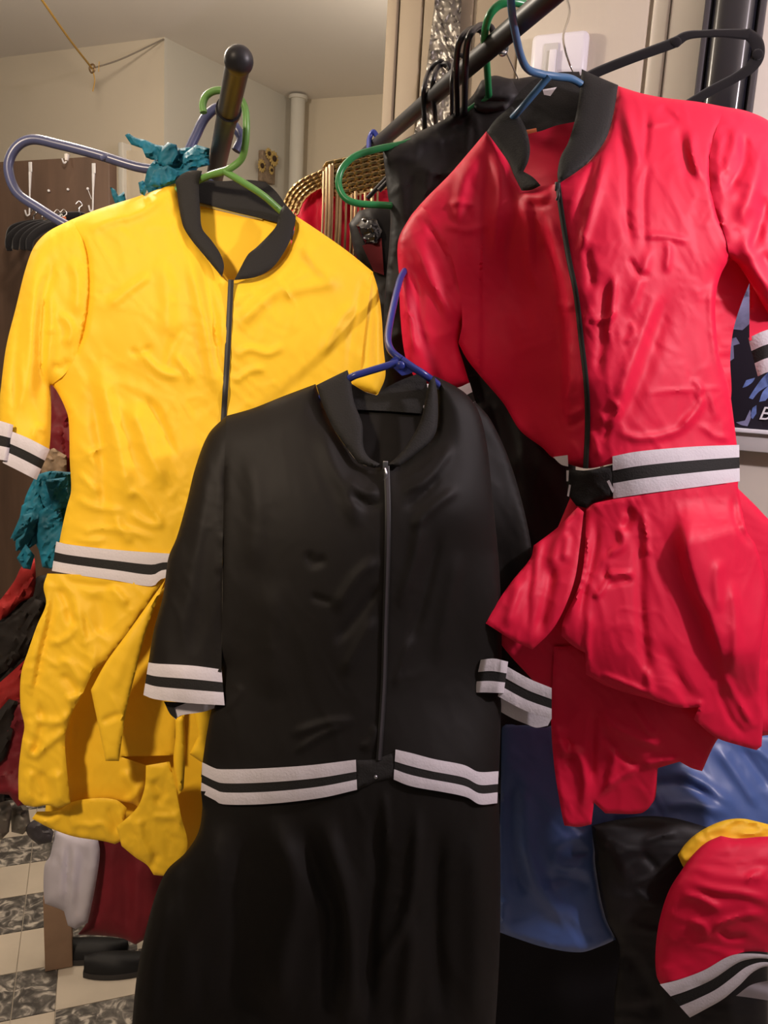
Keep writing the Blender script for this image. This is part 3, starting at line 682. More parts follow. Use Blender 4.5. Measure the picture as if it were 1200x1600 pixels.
striped(Y, 'waistband', [(88, 846), (110, 851), (180, 859), (266, 865), (330, 867)], [(81, 892), (110, 897), (180, 907), (236, 916), (258, 903), (330, 905)], DY, SM, off=6, wrap=(12, 0), fr=(.36, .66))
# back of the neck
mb = MB(); sheet(mb, [(308, 320, 0), (355, 332, 0), (405, 342, 0), (452, 330, 0), (452, 400, 0), (420, 450, 0), (350, 460, 0), (305, 410, 0)], DY, off=-42, back=2, amp=.6, scale=40)
build('back_panel', mb, M['yellow'], Y)
mb = MB(); band(mb, [(312, 314), (355, 324), (410, 337)], [(312, 322), (355, 331), (410, 344)], DY, off=-38); build('neck_seam', mb, M['seam'], Y)
collar(Y, [([(274, 283), (284, 272), (300, 266), (316, 267), (311, 285), (313, 330), (316, 357), (330, 375), (344, 396), (350, 415), (347, 433), (318, 398), (297, 372), (285, 350)], 6, dict(bulge=5, bw=14)),
           ([(462, 338), (461, 350), (455, 372), (442, 397), (425, 419), (400, 433), (366, 438), (376, 418), (388, 397), (400, 387), (420, 367), (432, 352), (437, 332), (445, 318)], 6, dict(bulge=5, bw=14)),
           ([(300, 267), (316, 280), (345, 283), (385, 281), (415, 284), (432, 300), (446, 319), (440, 350), (405, 340), (355, 328), (311, 316)], -36, dict())], DY)
zipper(Y, [(361, 437), (358, 500), (355, 560), (352, 610), (349, 660)], DY, fy, 4.4, 2.5, pull=None)
# legs of the shorts
def cloth(parent, nm, m, poly, D, off, folds=(), **k):
    kw = dict(bulge=2.5, bw=7, back=2.5, amp=1.0, scale=30, ang=.8, step=4.2); kw.update(k); mb = MB(); sheet(mb, poly, D, off=off, folds=folds, **kw); return build(nm, mb, m, parent)
cloth(Y, 'back_layer', M['yellow'], [(90, 1090), (120, 930), (260, 900), (340, 905), (345, 1100), (336, 1190), (326, 1255), (322, 1320), (290, 1352), (270, 1340), (240, 1300), (200, 1290), (110, 1285), (70, 1270), (80, 1200)], DY, -85)
cloth(Y, 'leg_lining', M['yellow'], [(100, 1140), (130, 1060), (150, 1040), (180, 1010), (262, 910), (330, 905), (330, 1060), (276, 1092), (272, 1180), (188, 1182), (232, 1197), (233, 1212), (218, 1262), (205, 1255), (160, 1250), (110, 1257), (98, 1200)], DY, -52,
      [([(113, 1100), (108, 1180), (110, 1250)], 7, 5), ([(188, 1182), (230, 1182), (270, 1182)], 3, 4), ([(190, 1200), (210, 1230), (216, 1258)], 8, 7), ([(185, 1260), (212, 1240), (232, 1205)], 4, 6)], amp=.8)
cloth(Y, 'lower_leg', M['yellow'], [(50, 1279), (58, 1268), (92, 1266), (110, 1254), (150, 1247), (182, 1250), (198, 1262), (193, 1312), (180, 1319), (160, 1314), (115, 1307), (76, 1293)], DY, -30,
      [([(52, 1280), (80, 1284), (98, 1270)], 4, 4), ([(102, 1262), (112, 1280), (120, 1300)], 6, 5), ([(115, 1285), (140, 1290), (160, 1288), (176, 1312)], 5, 4), ([(168, 1258), (178, 1280), (184, 1305)], 4, -5), ([(186, 1262), (192, 1290), (188, 1310)], 3, 4)], amp=1.2, scale=18)
cloth(Y, 'lower_leg', M['yellow'], [(228, 1196), (265, 1190), (272, 1220), (283, 1275), (293, 1318), (284, 1347), (257, 1369), (240, 1367), (230, 1352), (212, 1340), (190, 1322), (182, 1292), (214, 1262), (226, 1230)], DY, -14,
      [([(264, 1192), (276, 1240), (284, 1300)], 3, 4), ([(235, 1275), (255, 1276), (280, 1277)], 5, 4), ([(216, 1268), (222, 1310), (240, 1350)], 6, 6), ([(250, 1330), (240, 1345), (236, 1362)], 5, -4), ([(238, 1215), (252, 1240), (240, 1260)], 9, -5)], amp=1.6, scale=16)
cloth(Y, 'leg_edge', M['yellow'], [(274, 1123), (288, 1116), (290, 1170), (287, 1232), (279, 1242), (271, 1192), (274, 1150)], DY, -8, bulge=7, bw=9)
cloth(Y, 'leg_edge', M['yellow'], [(300, 1100), (332, 1095), (330, 1140), (322, 1196), (296, 1178), (310, 1150)], DY, -14, bulge=7, bw=12)
lf = [([(84, 902), (80, 960), (66, 1020), (54, 1080), (50, 1120)], 3.2, -6), ([(78, 905), (70, 960), (52, 1030), (42, 1090)], 7, 6), ([(90, 912), (104, 940), (112, 968), (118, 958)], 6, -6), ([(70, 1000), (90, 1003), (112, 990), (118, 970)], 5, 6), ([(118, 930), (130, 985), (145, 1030), (136, 1070)], 7, 6), ([(130, 950), (138, 1000), (148, 1040)], 4, -6),
      ([(86, 1040), (104, 1034), (118, 1052), (130, 1075)], 5, 6), ([(92, 1060), (106, 1062), (124, 1090)], 5, -6), ([(50, 1122), (70, 1128), (95, 1126), (108, 1110)], 6, 5), ([(62, 1090), (66, 1125), (58, 1170), (46, 1195)], 6, -5), ([(40, 1150), (50, 1180), (80, 1160), (98, 1140)], 5, 5), ([(48, 1200), (44, 1230), (48, 1258)], 6, 5), ([(64, 1200), (70, 1230), (72, 1258)], 6, -5), ([(82, 1200), (92, 1230), (94, 1260)], 7, 5),
      ([(150, 920), (160, 960), (156, 1000)], 14, -6), ([(170, 912), (190, 935), (204, 944)], 6, 5), ([(100, 905), (140, 915), (200, 915)], 5, -3), ([(100, 1096), (120, 1088), (134, 1078)], 5, 4), ([(72, 1150), (64, 1170), (52, 1190)], 5, 6), ([(34, 1108), (38, 1134), (36, 1160)], 4, -4)]
cloth(Y, 'front_leg', M['yellow'], [(74, 896), (68, 917), (72, 943), (58, 977), (44, 1017), (33, 1053), (32, 1104), (38, 1134), (34, 1160), (29, 1205), (29, 1249), (38, 1258), (56, 1261), (74, 1258), (92, 1263), (110, 1255), (103, 1185), (102, 1150), (114, 1110), (126, 1090), (146, 1050), (160, 1038), (202, 985), (256, 905, 0), (180, 900, 0)], DY, 6,
      [(q[0], q[1]*1.15, q[2]*1.35) for q in lf], bulge=5, bw=12, amp=2.2, scale=30, ang=.7, back=3)
cloth(Y, 'front_flap', M['yellow'], [(258, 906), (200, 988), (165, 1036), (142, 1078), (152, 1126), (165, 1189), (186, 1189), (197, 1112), (212, 1050), (232, 975)], DY, 18, [([(156, 1130), (176, 1120), (196, 1115)], 5, -4), ([(170, 1080), (190, 1120), (195, 1150)], 5, 3), ([(215, 980), (190, 1040), (170, 1090)], 10, 3)], bulge=5, bw=10, amp=.8)
# ================================================================ the red jumpsuit
lo_r = P1(900, 1289, 1.2)
R = thing('jumpsuit', 'red satin jumpsuit with black collar and striped waistband hanging at right', 'jumpsuit', lo_r)
DR = base(1.235, [(622, 380, -90), (640, 540, -84), (720, 600, -100), (760, 205, -64), (720, 400, -78), (730, 540, -96), (800, 300, -40), (810, 450, -64), (800, 620, -90), (850, 690, -54), (872, 290, 20), (890, 450, 26), (905, 600, 28), (920, 730, 26),
                  (965, 135, -30), (1000, 300, 26), (1000, 500, 30), (1050, 680, 24), (1133, 167, -26), (1100, 300, 14), (1130, 450, 4), (1145, 700, 0), (1180, 280, 4), (1240, 300, -30), (1200, 450, 4), (1180, 540, -6), (1260, 560, -14),
                  (1060, 740, 28), (950, 760, 26), (890, 770, 0), (830, 880, 26), (760, 975, 66), (900, 960, 66), (1000, 950, 64), (1080, 900, 50), (1160, 900, 20), (1040, 1100, 84), (1180, 1160, 50), (900, 1280, 56), (1010, 1270, 50), (860, 1100, 40)])
fr = [
 ([(1133, 167), (1118, 205), (1110, 235), (1109, 283), (1119, 333), (1134, 372), (1140, 402)], 2.6, -3.5, 'r'),
 ([(829, 300), (842, 330), (858, 380), (874, 440), (884, 520), (884, 620), (884, 700)], 13, -30, 's'),
 ([(760, 215), (758, 270), (752, 340), (748, 420)], 9, -7), ([(742, 240), (722, 290), (716, 360)], 10, 6), ([(772, 235), (782, 290), (776, 350), (772, 420)], 7, 6), ([(790, 270), (802, 330), (792, 400), (800, 460)], 9, -6), ([(812, 300), (826, 350), (830, 420), (850, 470)], 8, 6), ([(700, 320), (720, 316), (742, 320)], 5, 4), ([(690, 350), (730, 360), (760, 350)], 6, 3),
 ([(815, 302), (840, 308), (862, 302)], 6, 6), ([(822, 318), (842, 322), (864, 318)], 5, -6), ([(836, 330), (846, 360), (842, 390)], 5, 6), ([(856, 330), (870, 400), (882, 450)], 9, 5), ([(870, 470), (884, 480), (895, 476)], 6, 4), ([(886, 530), (892, 600), (888, 620), (908, 612)], 5, 5), ([(884, 650), (900, 645), (912, 636)], 4, 6), ([(884, 668), (900, 662), (912, 650)], 4, -6), ([(890, 690), (900, 700), (906, 726)], 4, 4),
 ([(950, 215), (935, 290), (915, 360), (905, 410)], 8, 6), ([(935, 240), (912, 300), (900, 350)], 6, -5), ([(962, 180), (978, 260), (980, 340), (990, 400)], 7, -6), ([(972, 150), (992, 230), (1000, 260), (988, 300)], 8, 6), ([(1005, 160), (1012, 190), (1004, 250), (985, 300)], 5, -5), ([(1030, 165), (1050, 185), (1062, 182)], 8, -4), ([(1062, 190), (1066, 230), (1080, 285)], 9, -6), ([(1080, 200), (1082, 240), (1096, 285)], 7, 6), ([(1012, 240), (1006, 320), (1010, 400)], 5, -3.5), ([(1010, 195), (1030, 192), (1055, 188)], 4, 4),
 ([(950, 425), (944, 470), (940, 540), (930, 600)], 9, -6), ([(962, 420), (956, 480), (948, 540)], 6, 6), ([(1055, 440), (1030, 510), (1000, 600), (965, 680)], 14, -7), ([(1030, 450), (1004, 520), (975, 600), (960, 660)], 10, 6), ([(1020, 380), (1000, 440), (975, 500)], 8, 4), ([(980, 400), (1000, 430), (1020, 425)], 5, -4), ([(1040, 372), (1045, 390), (1040, 430)], 5, 4), ([(1000, 372), (1030, 368), (1082, 378)], 5, 4),
 ([(1000, 615), (1060, 610), (1140, 606)], 3, 3, 'r'), ([(1080, 590), (1095, 608), (1084, 622)], 4, 5), ([(1100, 612), (1090, 640), (1060, 670)], 6, 5), ([(960, 670), (1000, 685), (1060, 672), (1090, 640)], 6, 5), ([(930, 640), (950, 660), (968, 640), (950, 622)], 5, 5), ([(940, 690), (950, 670), (944, 650)], 5, -5), ([(920, 668), (930, 690), (936, 718)], 4, 5), ([(930, 480), (912, 500), (914, 520)], 7, 3), ([(920, 500), (950, 498), (964, 480)], 4, 4), ([(975, 540), (990, 520), (984, 500)], 5, 4), ([(1100, 610), (1110, 620), (1122, 660)], 4, 3),
 ([(1090, 660), (1120, 682), (1146, 684)], 5, 3), ([(915, 380), (922, 420), (925, 460)], 6, -5), ([(1125, 420), (1112, 470), (1118, 540), (1130, 600)], 7, 6),
]
mb = MB()
sheet(mb, [(760, 205), (778, 230), (795, 255), (804, 276), (816, 298), (830, 297), (846, 291), (860, 289, 0), (871, 287, 0), (878, 279), (912, 260), (936, 234), (949, 212), (957, 180), (965, 134), (1000, 145), (1040, 153), (1090, 159), (1133, 167, 0), (1118, 205, 0), (1110, 235, 0), (1109, 283, 0), (1119, 333, 0), (1134, 372, 0), (1140, 403), (1126, 430), (1119, 458), (1118, 500), (1125, 560), (1138, 600), (1147, 660), (1152, 700, 0),
           (1060, 712, 0), (960, 724, 0), (918, 732), (885, 724, 0), (862, 714), (848, 700), (813, 673), (787, 631), (754, 592), (730, 562), (716, 536, 0), (722, 505, 0), (718, 455, 0), (702, 390, 0), (680, 345, 0), (656, 320), (670, 305), (700, 275), (735, 235)],
      DR, bulge=16, bw=34, back=44, backw=60, folds=fr, amp=1.2, scale=30, ang=1.2, seed=11, step=4.6)
build('bodice', mb, M['red'], R)
mb = MB(); sheet(mb, [(1138, 398), (1152, 410), (1172, 440), (1158, 475), (1146, 515), (1141, 560), (1143, 610), (1140, 640), (1120, 600), (1108, 520), (1110, 460), (1124, 420)], DR, off=-34, back=3, amp=1.5, scale=30); build('back_panel', mb, M['red'], R)
mb = MB(); sheet(mb, [(818, 190, 0), (880, 170, 0), (930, 190, 0), (900, 285, 0), (860, 300, 0), (815, 292, 0)], DR, off=-80, back=2, amp=1.5); build('back_panel', mb, M['red'], R)
mb = MB(); band(mb, [(818, 204), (838, 200)], [(819, 211), (839, 206)], DR, off=-24, n=8); o = build('collar_tag', mb, M['orange'], R); o['label'] = 'orange seam tag inside the collar'
fl = [([(650, 330), (680, 370), (705, 420), (716, 480)], 3, -5), ([(640, 350), (668, 420), (690, 480), (712, 560), (722, 600)], 11, 9), ([(632, 400), (650, 440), (655, 500), (668, 560)], 8, -6), ([(628, 440), (640, 500), (650, 560)], 6, 5), ([(690, 460), (712, 500), (722, 530)], 6, 6), ([(668, 440), (700, 520), (712, 590)], 6, -5)]
mb = MB(); sheet(mb, [(656, 320), (640, 340), (622, 377), (624, 440), (626, 500), (634, 560), (650, 595), (706, 608), (734, 600), (724, 566), (716, 536), (722, 505, 0), (718, 455, 0), (702, 390, 0), (680, 345, 0)], DR, bulge=22, bw=32, back=36, folds=fl, amp=1.5, scale=28, ang=1.2, seed=13); build('sleeve', mb, M['red'], R)
c = striped(R, 'cuff', [(640, 594), (706, 606), (734, 598)], [(650, 650), (718, 656), (747, 642)], DR, SM, off=5, wrap=(6, 6), fr=(.33, .66))
fs = [([(1134, 200), (1122, 240), (1126, 300)], 5, 4), ([(1150, 190), (1146, 230), (1126, 280)], 8, 6), ([(1165, 200), (1160, 260), (1130, 310)], 7, -6), ([(1190, 220), (1178, 290), (1150, 360)], 11, 7), ([(1200, 300), (1186, 360), (1168, 400)], 8, -7), ([(1160, 360), (1180, 420), (1210, 460)], 10, 6), ([(1190, 390), (1206, 420), (1230, 450)], 8, -5), ([(1215, 250), (1220, 340), (1240, 420)], 12, 6)]
mb = MB(); sheet(mb, [(1133, 167), (1165, 173), (1200, 188), (1240, 222), (1270, 300), (1290, 400), (1300, 500), (1200, 490), (1172, 442), (1152, 412), (1140, 403, 0), (1134, 372, 0), (1119, 333, 0), (1109, 283, 0), (1110, 235, 0), (1118, 205, 0)], DR, bulge=20, bw=34, back=40, folds=fs+fr[:1], amp=2, scale=30, ang=1.1, seed=15); build('sleeve', mb, M['red'], R)
mb = MB(); sheet(mb, [(1171, 430, 0), (1190, 440, 0), (1240, 480, 0), (1300, 490), (1300, 545), (1230, 525, 0), (1171, 532, 0), (1171, 480)], DR, off=-26, bulge=8, bw=12, back=20); build('sleeve_underside', mb, M['red'], R)
striped(R, 'cuff', [(1169, 528), (1200, 515), (1250, 505), (1300, 500)], [(1184, 588), (1205, 580), (1255, 572), (1305, 568)], DR, SM, off=-20, wrap=(10, 0), fr=(.34, .66))
collar(R, [([(760, 206), (775, 186), (800, 165), (808, 176), (822, 202), (828, 230), (826, 250), (818, 268), (833, 277), (845, 290), (830, 297), (815, 298), (804, 276), (795, 255), (778, 230)], 4, dict(bulge=5, bw=14)),
           ([(872, 288), (871, 270), (876, 245), (888, 222), (900, 180), (906, 140), (909, 108), (935, 120), (966, 133), (958, 180), (949, 212), (936, 234), (912, 260)], 6, dict(bulge=8, bw=22)),
           ([(798, 166), (815, 140), (840, 122), (872, 113), (905, 112), (912, 150), (900, 190), (870, 196), (840, 206), (822, 205), (810, 180)], -40, dict(amp=2, scale=30))], DR)
mb = MB(); sheet(mb, [(848, 140), (870, 136), (860, 150), (850, 148)], DR, off=-20, back=2, step=3); o = build('care_label', mb, M['white'], R); o['label'] = 'white care label inside the collar'
zipper(R, [(871, 284), (877, 330), (888, 400), (900, 460), (908, 530), (916, 600), (918, 660), (915, 732)], DR, fr, 4.2, 3.0, pull=(871, 292))
striped(R, 'waistband', [(957, 713), (1000, 705), (1080, 698), (1155, 695)], [(958, 779), (1010, 771), (1080, 762), (1156, 752)], DR, SM, off=9, wrap=(4, 10), fr=(.34, .64))
cloth(R, 'waist_tab', M['rib'], [(884, 732), (915, 735), (958, 726), (961, 745), (958, 776), (925, 787), (916, 794), (900, 790), (888, 772), (886, 750)], DR, 6, bulge=4, bw=10, amp=1)
for q in ([(864, 714), (887, 711), (888, 729), (877, 726)], [(885, 735), (889, 735), (888, 752), (885, 752)], [(889, 757), (892, 758), (889, 776), (886, 775)], [(948, 752), (952, 750), (960, 766), (957, 770)]):
    o = cloth(R, 'white_stripe', M['white'], q, DR, 12 if q[0][0] < 885 else 12, bulge=0, amp=0, step=3)
fk = [([(895, 800), (870, 850), (860, 900)], 8, 6), ([(850, 830), (838, 880), (826, 960)], 4, 6), ([(835, 870), (828, 930), (822, 985)], 5, -7), ([(812, 900), (800, 950), (790, 985)], 9, 6), ([(865, 870), (856, 930), (838, 1000)], 9, -8), ([(888, 830), (880, 880)], 6, 6)]
cloth(R, 'left_leg', M['red'], [(903, 792), (870, 825), (834, 852), (829, 872), (800, 908), (778, 940), (759, 974), (800, 1000), (832, 1015), (862, 985), (882, 950), (898, 905), (905, 860), (912, 800)], DR, 20, fk, bulge=2.5, bw=8, amp=1.2, ang=1.8, back=3)
cloth(R, 'left_leg_lining', M['red'], [(761, 978), (820, 930), (860, 850), (890, 780), (930, 780), (935, 900), (915, 1000), (868, 1095), (858, 1092), (830, 1060), (795, 1022)], DR, -22, amp=1.5)
f2 = [([(870, 1120), (880, 1170), (905, 1180), (915, 1230), (905, 1280)], 8, 8), ([(930, 1100), (926, 1160), (924, 1230)], 6, -10), ([(945, 1100), (952, 1130), (990, 1150), (1040, 1170)], 7, 9), ([(940, 1140), (970, 1180), (1000, 1200)], 6, -7), ([(985, 1095), (1010, 1140), (1030, 1148)], 5, 7), ([(930, 1250), (955, 1225), (1000, 1196)], 4, 6), ([(875, 1150), (890, 1162), (888, 1200)], 5, -6), ([(1000, 1195), (1030, 1190), (1065, 1186)], 4, 5), ([(960, 1160), (958, 1200), (945, 1240)], 7, 5)]
cloth(R, 'leg_lining', M['red'], [(866, 1010), (861, 1120), (866, 1197), (878, 1273), (882, 1290), (905, 1292), (924, 1288), (928, 1254), (946, 1271), (1000, 1271), (1014, 1262), (1022, 1246), (1028, 1200), (1062, 1190), (1080, 1200), (1097, 1205), (1118, 1160), (1135, 1140), (1120, 1080), (1050, 1060), (960, 1010)], DR, -14, f2, bulge=3, bw=8, amp=1.3, scale=28, ang=1.0)
cloth(R, 'leg_lining', M['red'], [(926, 1252), (945, 1238), (962, 1224), (980, 1205), (1004, 1195), (1027, 1192), (1024, 1246), (1013, 1263), (1000, 1268), (960, 1268), (945, 1270)], DR, -34, amp=1.4)
f3 = [([(1140, 1100), (1124, 1010), (1092, 920), (1066, 840), (1062, 775)], 34, 44, 's'), ([(918, 800), (915, 860), (905, 920), (885, 980)], 5, 5), ([(930, 800), (932, 840), (925, 880), (912, 930), (905, 990)], 5, -6), ([(952, 850), (945, 900), (940, 925)], 4, -7), ([(966, 812), (974, 850), (950, 870), (945, 900)], 6, 8), ([(944, 900), (970, 896), (992, 897)], 5, 8), ([(945, 915), (965, 910), (992, 905)], 4, -7), ([(925, 930), (938, 926), (948, 900)], 5, 8), ([(922, 950), (918, 1000), (916, 1050)], 5, 4), ([(1000, 800), (1000, 900), (1005, 1000), (1020, 1080)], 9, -6), ([(1008, 830), (1012, 860), (1004, 790)], 5, 6),  # wide step fold added so the leg darkens like a cast shadow
      ([(1085, 780), (1072, 850), (1085, 920), (1110, 970), (1130, 1060)], 14, 9), ([(1130, 870), (1120, 900), (1124, 960)], 8, 5), ([(1140, 900), (1150, 980), (1146, 1060)], 8, 6), ([(1130, 1050), (1150, 1090), (1180, 1140)], 6, 8), ([(1120, 1070), (1140, 1120), (1170, 1155)], 5, -5), ([(1096, 1092), (1092, 1110), (1086, 1122)], 4, 6), ([(1010, 1040), (1015, 1070), (1020, 1090)], 6, 4), ([(930, 1050), (970, 1065), (1030, 1090)], 5, 4), ([(1145, 770), (1152, 820), (1180, 860)], 5, -4), ([(980, 790), (985, 810), (968, 830)], 7, -7), ([(1030, 1000), (1060, 1060), (1090, 1110)], 12, -6)]
cloth(R, 'front_leg', M['red'], [(916, 796), (930, 786), (1000, 774, 0), (1080, 763, 0), (1152, 754), (1160, 800), (1168, 832), (1180, 850), (1192, 890), (1197, 945), (1190, 1000), (1186, 1060), (1192, 1120), (1190, 1166), (1182, 1172), (1160, 1166), (1118, 1152), (1084, 1124), (1092, 1105), (1068, 1106), (1048, 1103), (1013, 1092), (950, 1073), (916, 1054), (914, 1020), (896, 1010), (877, 993), (880, 970), (905, 915), (913, 870)], DR, 12, f3, bulge=3, bw=9, amp=1.2, scale=36, ang=1.3, back=3, seed=21)
cloth(R, 'leg_lining', M['red'], [(890, 755), (960, 740), (1155, 730), (1150, 800), (1000, 830), (935, 860), (905, 960), (880, 960), (890, 860)], DR, -26)
cloth(R, 'right_leg', M['red'], [(1120, 780, 0), (1150, 760), (1190, 800), (1240, 860), (1260, 1000), (1262, 1140), (1190, 1150), (1140, 1120, 0), (1120, 1000, 0)], DR, -30, [([(1195, 900), (1200, 1000), (1192, 1140)], 10, -8)], bulge=10, bw=20)
# ================================================================ the black jumpsuit
lo_b = P1(480, 1660, 1.1)
Bk = thing('jumpsuit', 'black satin jumpsuit with white striped cuffs hanging in front in the centre', 'jumpsuit', lo_b)
DB = base(1.115, [(335, 668, -34), (494, 600, -30), (678, 590, -32), (747, 640, -40), (602, 728, 0), (430, 760, 10), (600, 900, 22), (700, 800, 4), (770, 860, -34), (480, 1000, 24), (350, 1000, 0), (330, 1190, 0), (450, 1220, 30), (590, 1200, 32), (700, 1210, 20), (779, 1220, -6), (300, 760, -24), (250, 950, -8), (290, 1060, 6), (235, 1060, -6), (345, 1060, 0),
                  (210, 1600, 20), (480, 1600, 50), (620, 1600, 40), (770, 1600, 10), (805, 740, -44), (850, 850, -24), (880, 960, -30), (860, 1080, -50), (760, 1060, -40)])
fb = [([(355, 652), (352, 720), (348, 800), (347, 900), (345, 1040)], 3, -3.5, 'r'),
 ([(500, 650), (520, 720), (545, 770), (560, 830)], 14, 7), ([(540, 745), (570, 770), (595, 765)], 6, 6), ([(545, 770), (575, 790), (598, 785)], 6, -6), ([(620, 750), (660, 735), (690, 700)], 6, 6), ([(625, 770), (670, 745), (710, 690)], 8, 7), ([(630, 800), (665, 770), (690, 740)], 5, -6), ([(640, 830), (680, 790), (720, 760)], 8, 6),
 ([(598, 870), (560, 900), (520, 960)], 10, 6), ([(596, 910), (560, 960), (520, 1010)], 8, -6), ([(590, 960), (560, 1010), (535, 1060)], 9, 6), ([(480, 860), (490, 880), (510, 870)], 7, -4), ([(485, 930), (505, 938), (520, 942)], 4, -4), ([(660, 800), (645, 880), (620, 960)], 8, 6), ([(690, 820), (660, 940), (635, 1020)], 8, -6), ([(645, 990), (630, 1030), (615, 1080)], 4, 5), ([(720, 850), (700, 950), (680, 1050)], 12, 5),
 ([(455, 1180), (500, 1150), (550, 1130)], 4, 4), ([(450, 1150), (510, 1130), (560, 1125)], 6, 4), ([(430, 900), (420, 1000), (430, 1100)], 20, 5), ([(390, 700), (400, 800), (395, 900)], 16, 4), ([(560, 1170), (580, 1160), (590, 1130)], 6, 4), ([(350, 1115), (375, 1080), (362, 1075)], 3, 2)]
mb = MB()
sheet(mb, [(493, 600), (502, 627), (520, 668), (541, 699), (560, 722), (585, 731, 0), (603, 728, 0), (625, 727), (648, 709), (674, 686), (682, 668), (683, 620), (680, 588), (705, 600), (730, 617), (748, 644), (760, 690), (768, 760), (781, 900), (784, 1050), (780, 1215, 0), (618, 1200, 0), (556, 1215, 0), (400, 1228, 0), (314, 1214), (318, 1180), (326, 1130), (344, 1046, 0), (347, 960, 0), (348, 860, 0), (350, 760, 0), (353, 650), (395, 638), (440, 620)],
      DB, bulge=24, bw=50, back=46, backw=60, folds=fb, amp=.6, scale=45, ang=1.3, seed=31, step=5.5)
build('bodice', mb, M['black'], Bk)
mb = MB(); sheet(mb, [(353, 650), (326, 678), (306, 728), (291, 788), (276, 840), (263, 872), (255, 930), (241, 982), (231, 1040, 0), (290, 1046, 0), (346, 1050, 0), (347, 960, 0), (348, 860, 0), (350, 760, 0)], DB, bulge=26, bw=36, back=40, folds=[([(330, 680), (318, 780), (300, 900), (280, 1030)], 12, 4), ([(346, 830), (352, 860), (340, 900)], 5, 4)]+fb[:1], amp=1.0, scale=40, ang=1.5, seed=33)
build('sleeve', mb, M['black'], Bk)
striped(Bk, 'cuff', [(232, 1035), (246, 1037), (300, 1040), (346, 1046)], [(224, 1086), (245, 1093), (300, 1099), (351, 1102)], DB, SM, off=4, wrap=(14, 6), fr=(.36, .64))
mb = MB(); sheet(mb, [(258, 1096), (290, 1098), (350, 1101), (318, 1112), (282, 1118), (274, 1124), (266, 1112)], DB, off=-16, back=2, step=4); o = build('cuff_lining', mb, M['white'], Bk); o['label'] = 'white inside of the left cuff'
mb = MB(); sheet(mb, [(256, 1096), (292, 1098), (272, 1106), (276, 1124), (266, 1116)], DB, off=-13, back=2, step=4); build('cuff_lining', mb, M['rib'], Bk)
mb = MB(); sheet(mb, [(740, 625), (766, 655), (798, 725), (826, 830), (840, 940), (840, 1040, 0), (790, 1045, 0), (750, 1035, 0), (752, 900, 0), (745, 760, 0)], DB, off=-78, bulge=8, bw=20, back=20, amp=1.0, scale=40, ang=1.3); build('sleeve', mb, M['black'], Bk)
DC = lambda x, y: np.full(len(np.atleast_1d(x)), 1.155)
striped(Bk, 'cuff', [(751, 1031), (772, 1029), (794, 1034)], [(740, 1082), (760, 1082), (787, 1083)], DC, SM, off=10, wrap=(8, 8), fr=(.37, .66))
c = striped(Bk, 'cuff_far_side', [(790, 1040), (826, 1060), (862, 1075)], [(778, 1088), (820, 1110), (862, 1124)], DC, SM, off=-2, fr=(.36, .66)); c['label'] = 'shaded far part of the right striped cuff'
mb = MB(); sheet(mb, [(740, 1082), (765, 1083), (786, 1090), (820, 1108), (862, 1122), (856, 1134), (838, 1137), (824, 1132), (800, 1122), (768, 1103)], DC, off=-22, back=2, step=4); build('cuff_lining', mb, M['white'], Bk)
striped(Bk, 'waistband', [(316, 1191), (335, 1200), (348, 1202), (400, 1201), (480, 1196), (556, 1187)], [(314, 1239), (335, 1250), (352, 1257), (420, 1256), (500, 1247), (558, 1234)], DB, SM, off=6, wrap=(12, 2), fr=(.40, .66))
striped(Bk, 'waistband', [(618, 1171), (644, 1177), (678, 1186), (724, 1195), (748, 1206), (779, 1205)], [(615, 1218), (644, 1229), (700, 1239), (730, 1246), (750, 1257), (777, 1255)], DB, SM, off=6, wrap=(2, 12), fr=(.40, .66))
cloth(Bk, 'waist_tab', M['rib'], [(553, 1188), (585, 1186), (620, 1174), (620, 1216), (590, 1222), (554, 1236)], DB, 4, bulge=3, bw=8, amp=.8)
mb = MB(); mb.ball(P1(587, 1214, 1.068), .0028, 10, 6); o = build('snap_button', mb, M['metal'], Bk)
mb = MB(); sheet(mb, [(540, 596, 0), (600, 640, 0), (660, 596, 0), (664, 690, 0), (620, 735, 0), (575, 735, 0), (552, 660, 0)], DB, off=-40, back=2, amp=.6); build('back_panel', mb, M['black'], Bk)
collar(Bk, [([(494, 602), (518, 590), (543, 578), (547, 592), (554, 630), (566, 662), (568, 698), (576, 714), (594, 725), (585, 731), (560, 724), (541, 699), (520, 668), (502, 627)], 6, dict(bulge=6, bw=16)),
            ([(603, 728), (622, 712), (645, 681), (658, 654), (664, 626), (671, 596), (679, 586), (684, 620), (683, 668), (674, 688), (648, 711), (624, 729)], 6, dict(bulge=6, bw=14)),
            ([(546, 590), (550, 600), (570, 612), (588, 618), (600, 608), (622, 596), (652, 584), (662, 580), (668, 610), (658, 646), (600, 642), (556, 640)], -34, dict(amp=1.5))], DB)
zipper(Bk, [(604, 728), (606, 800), (605, 880), (602, 980), (600, 1060), (596, 1130), (592, 1188)], DB, fb, 4.5, 3.5, pull=(602, 727), teeth=(-.5, .42))
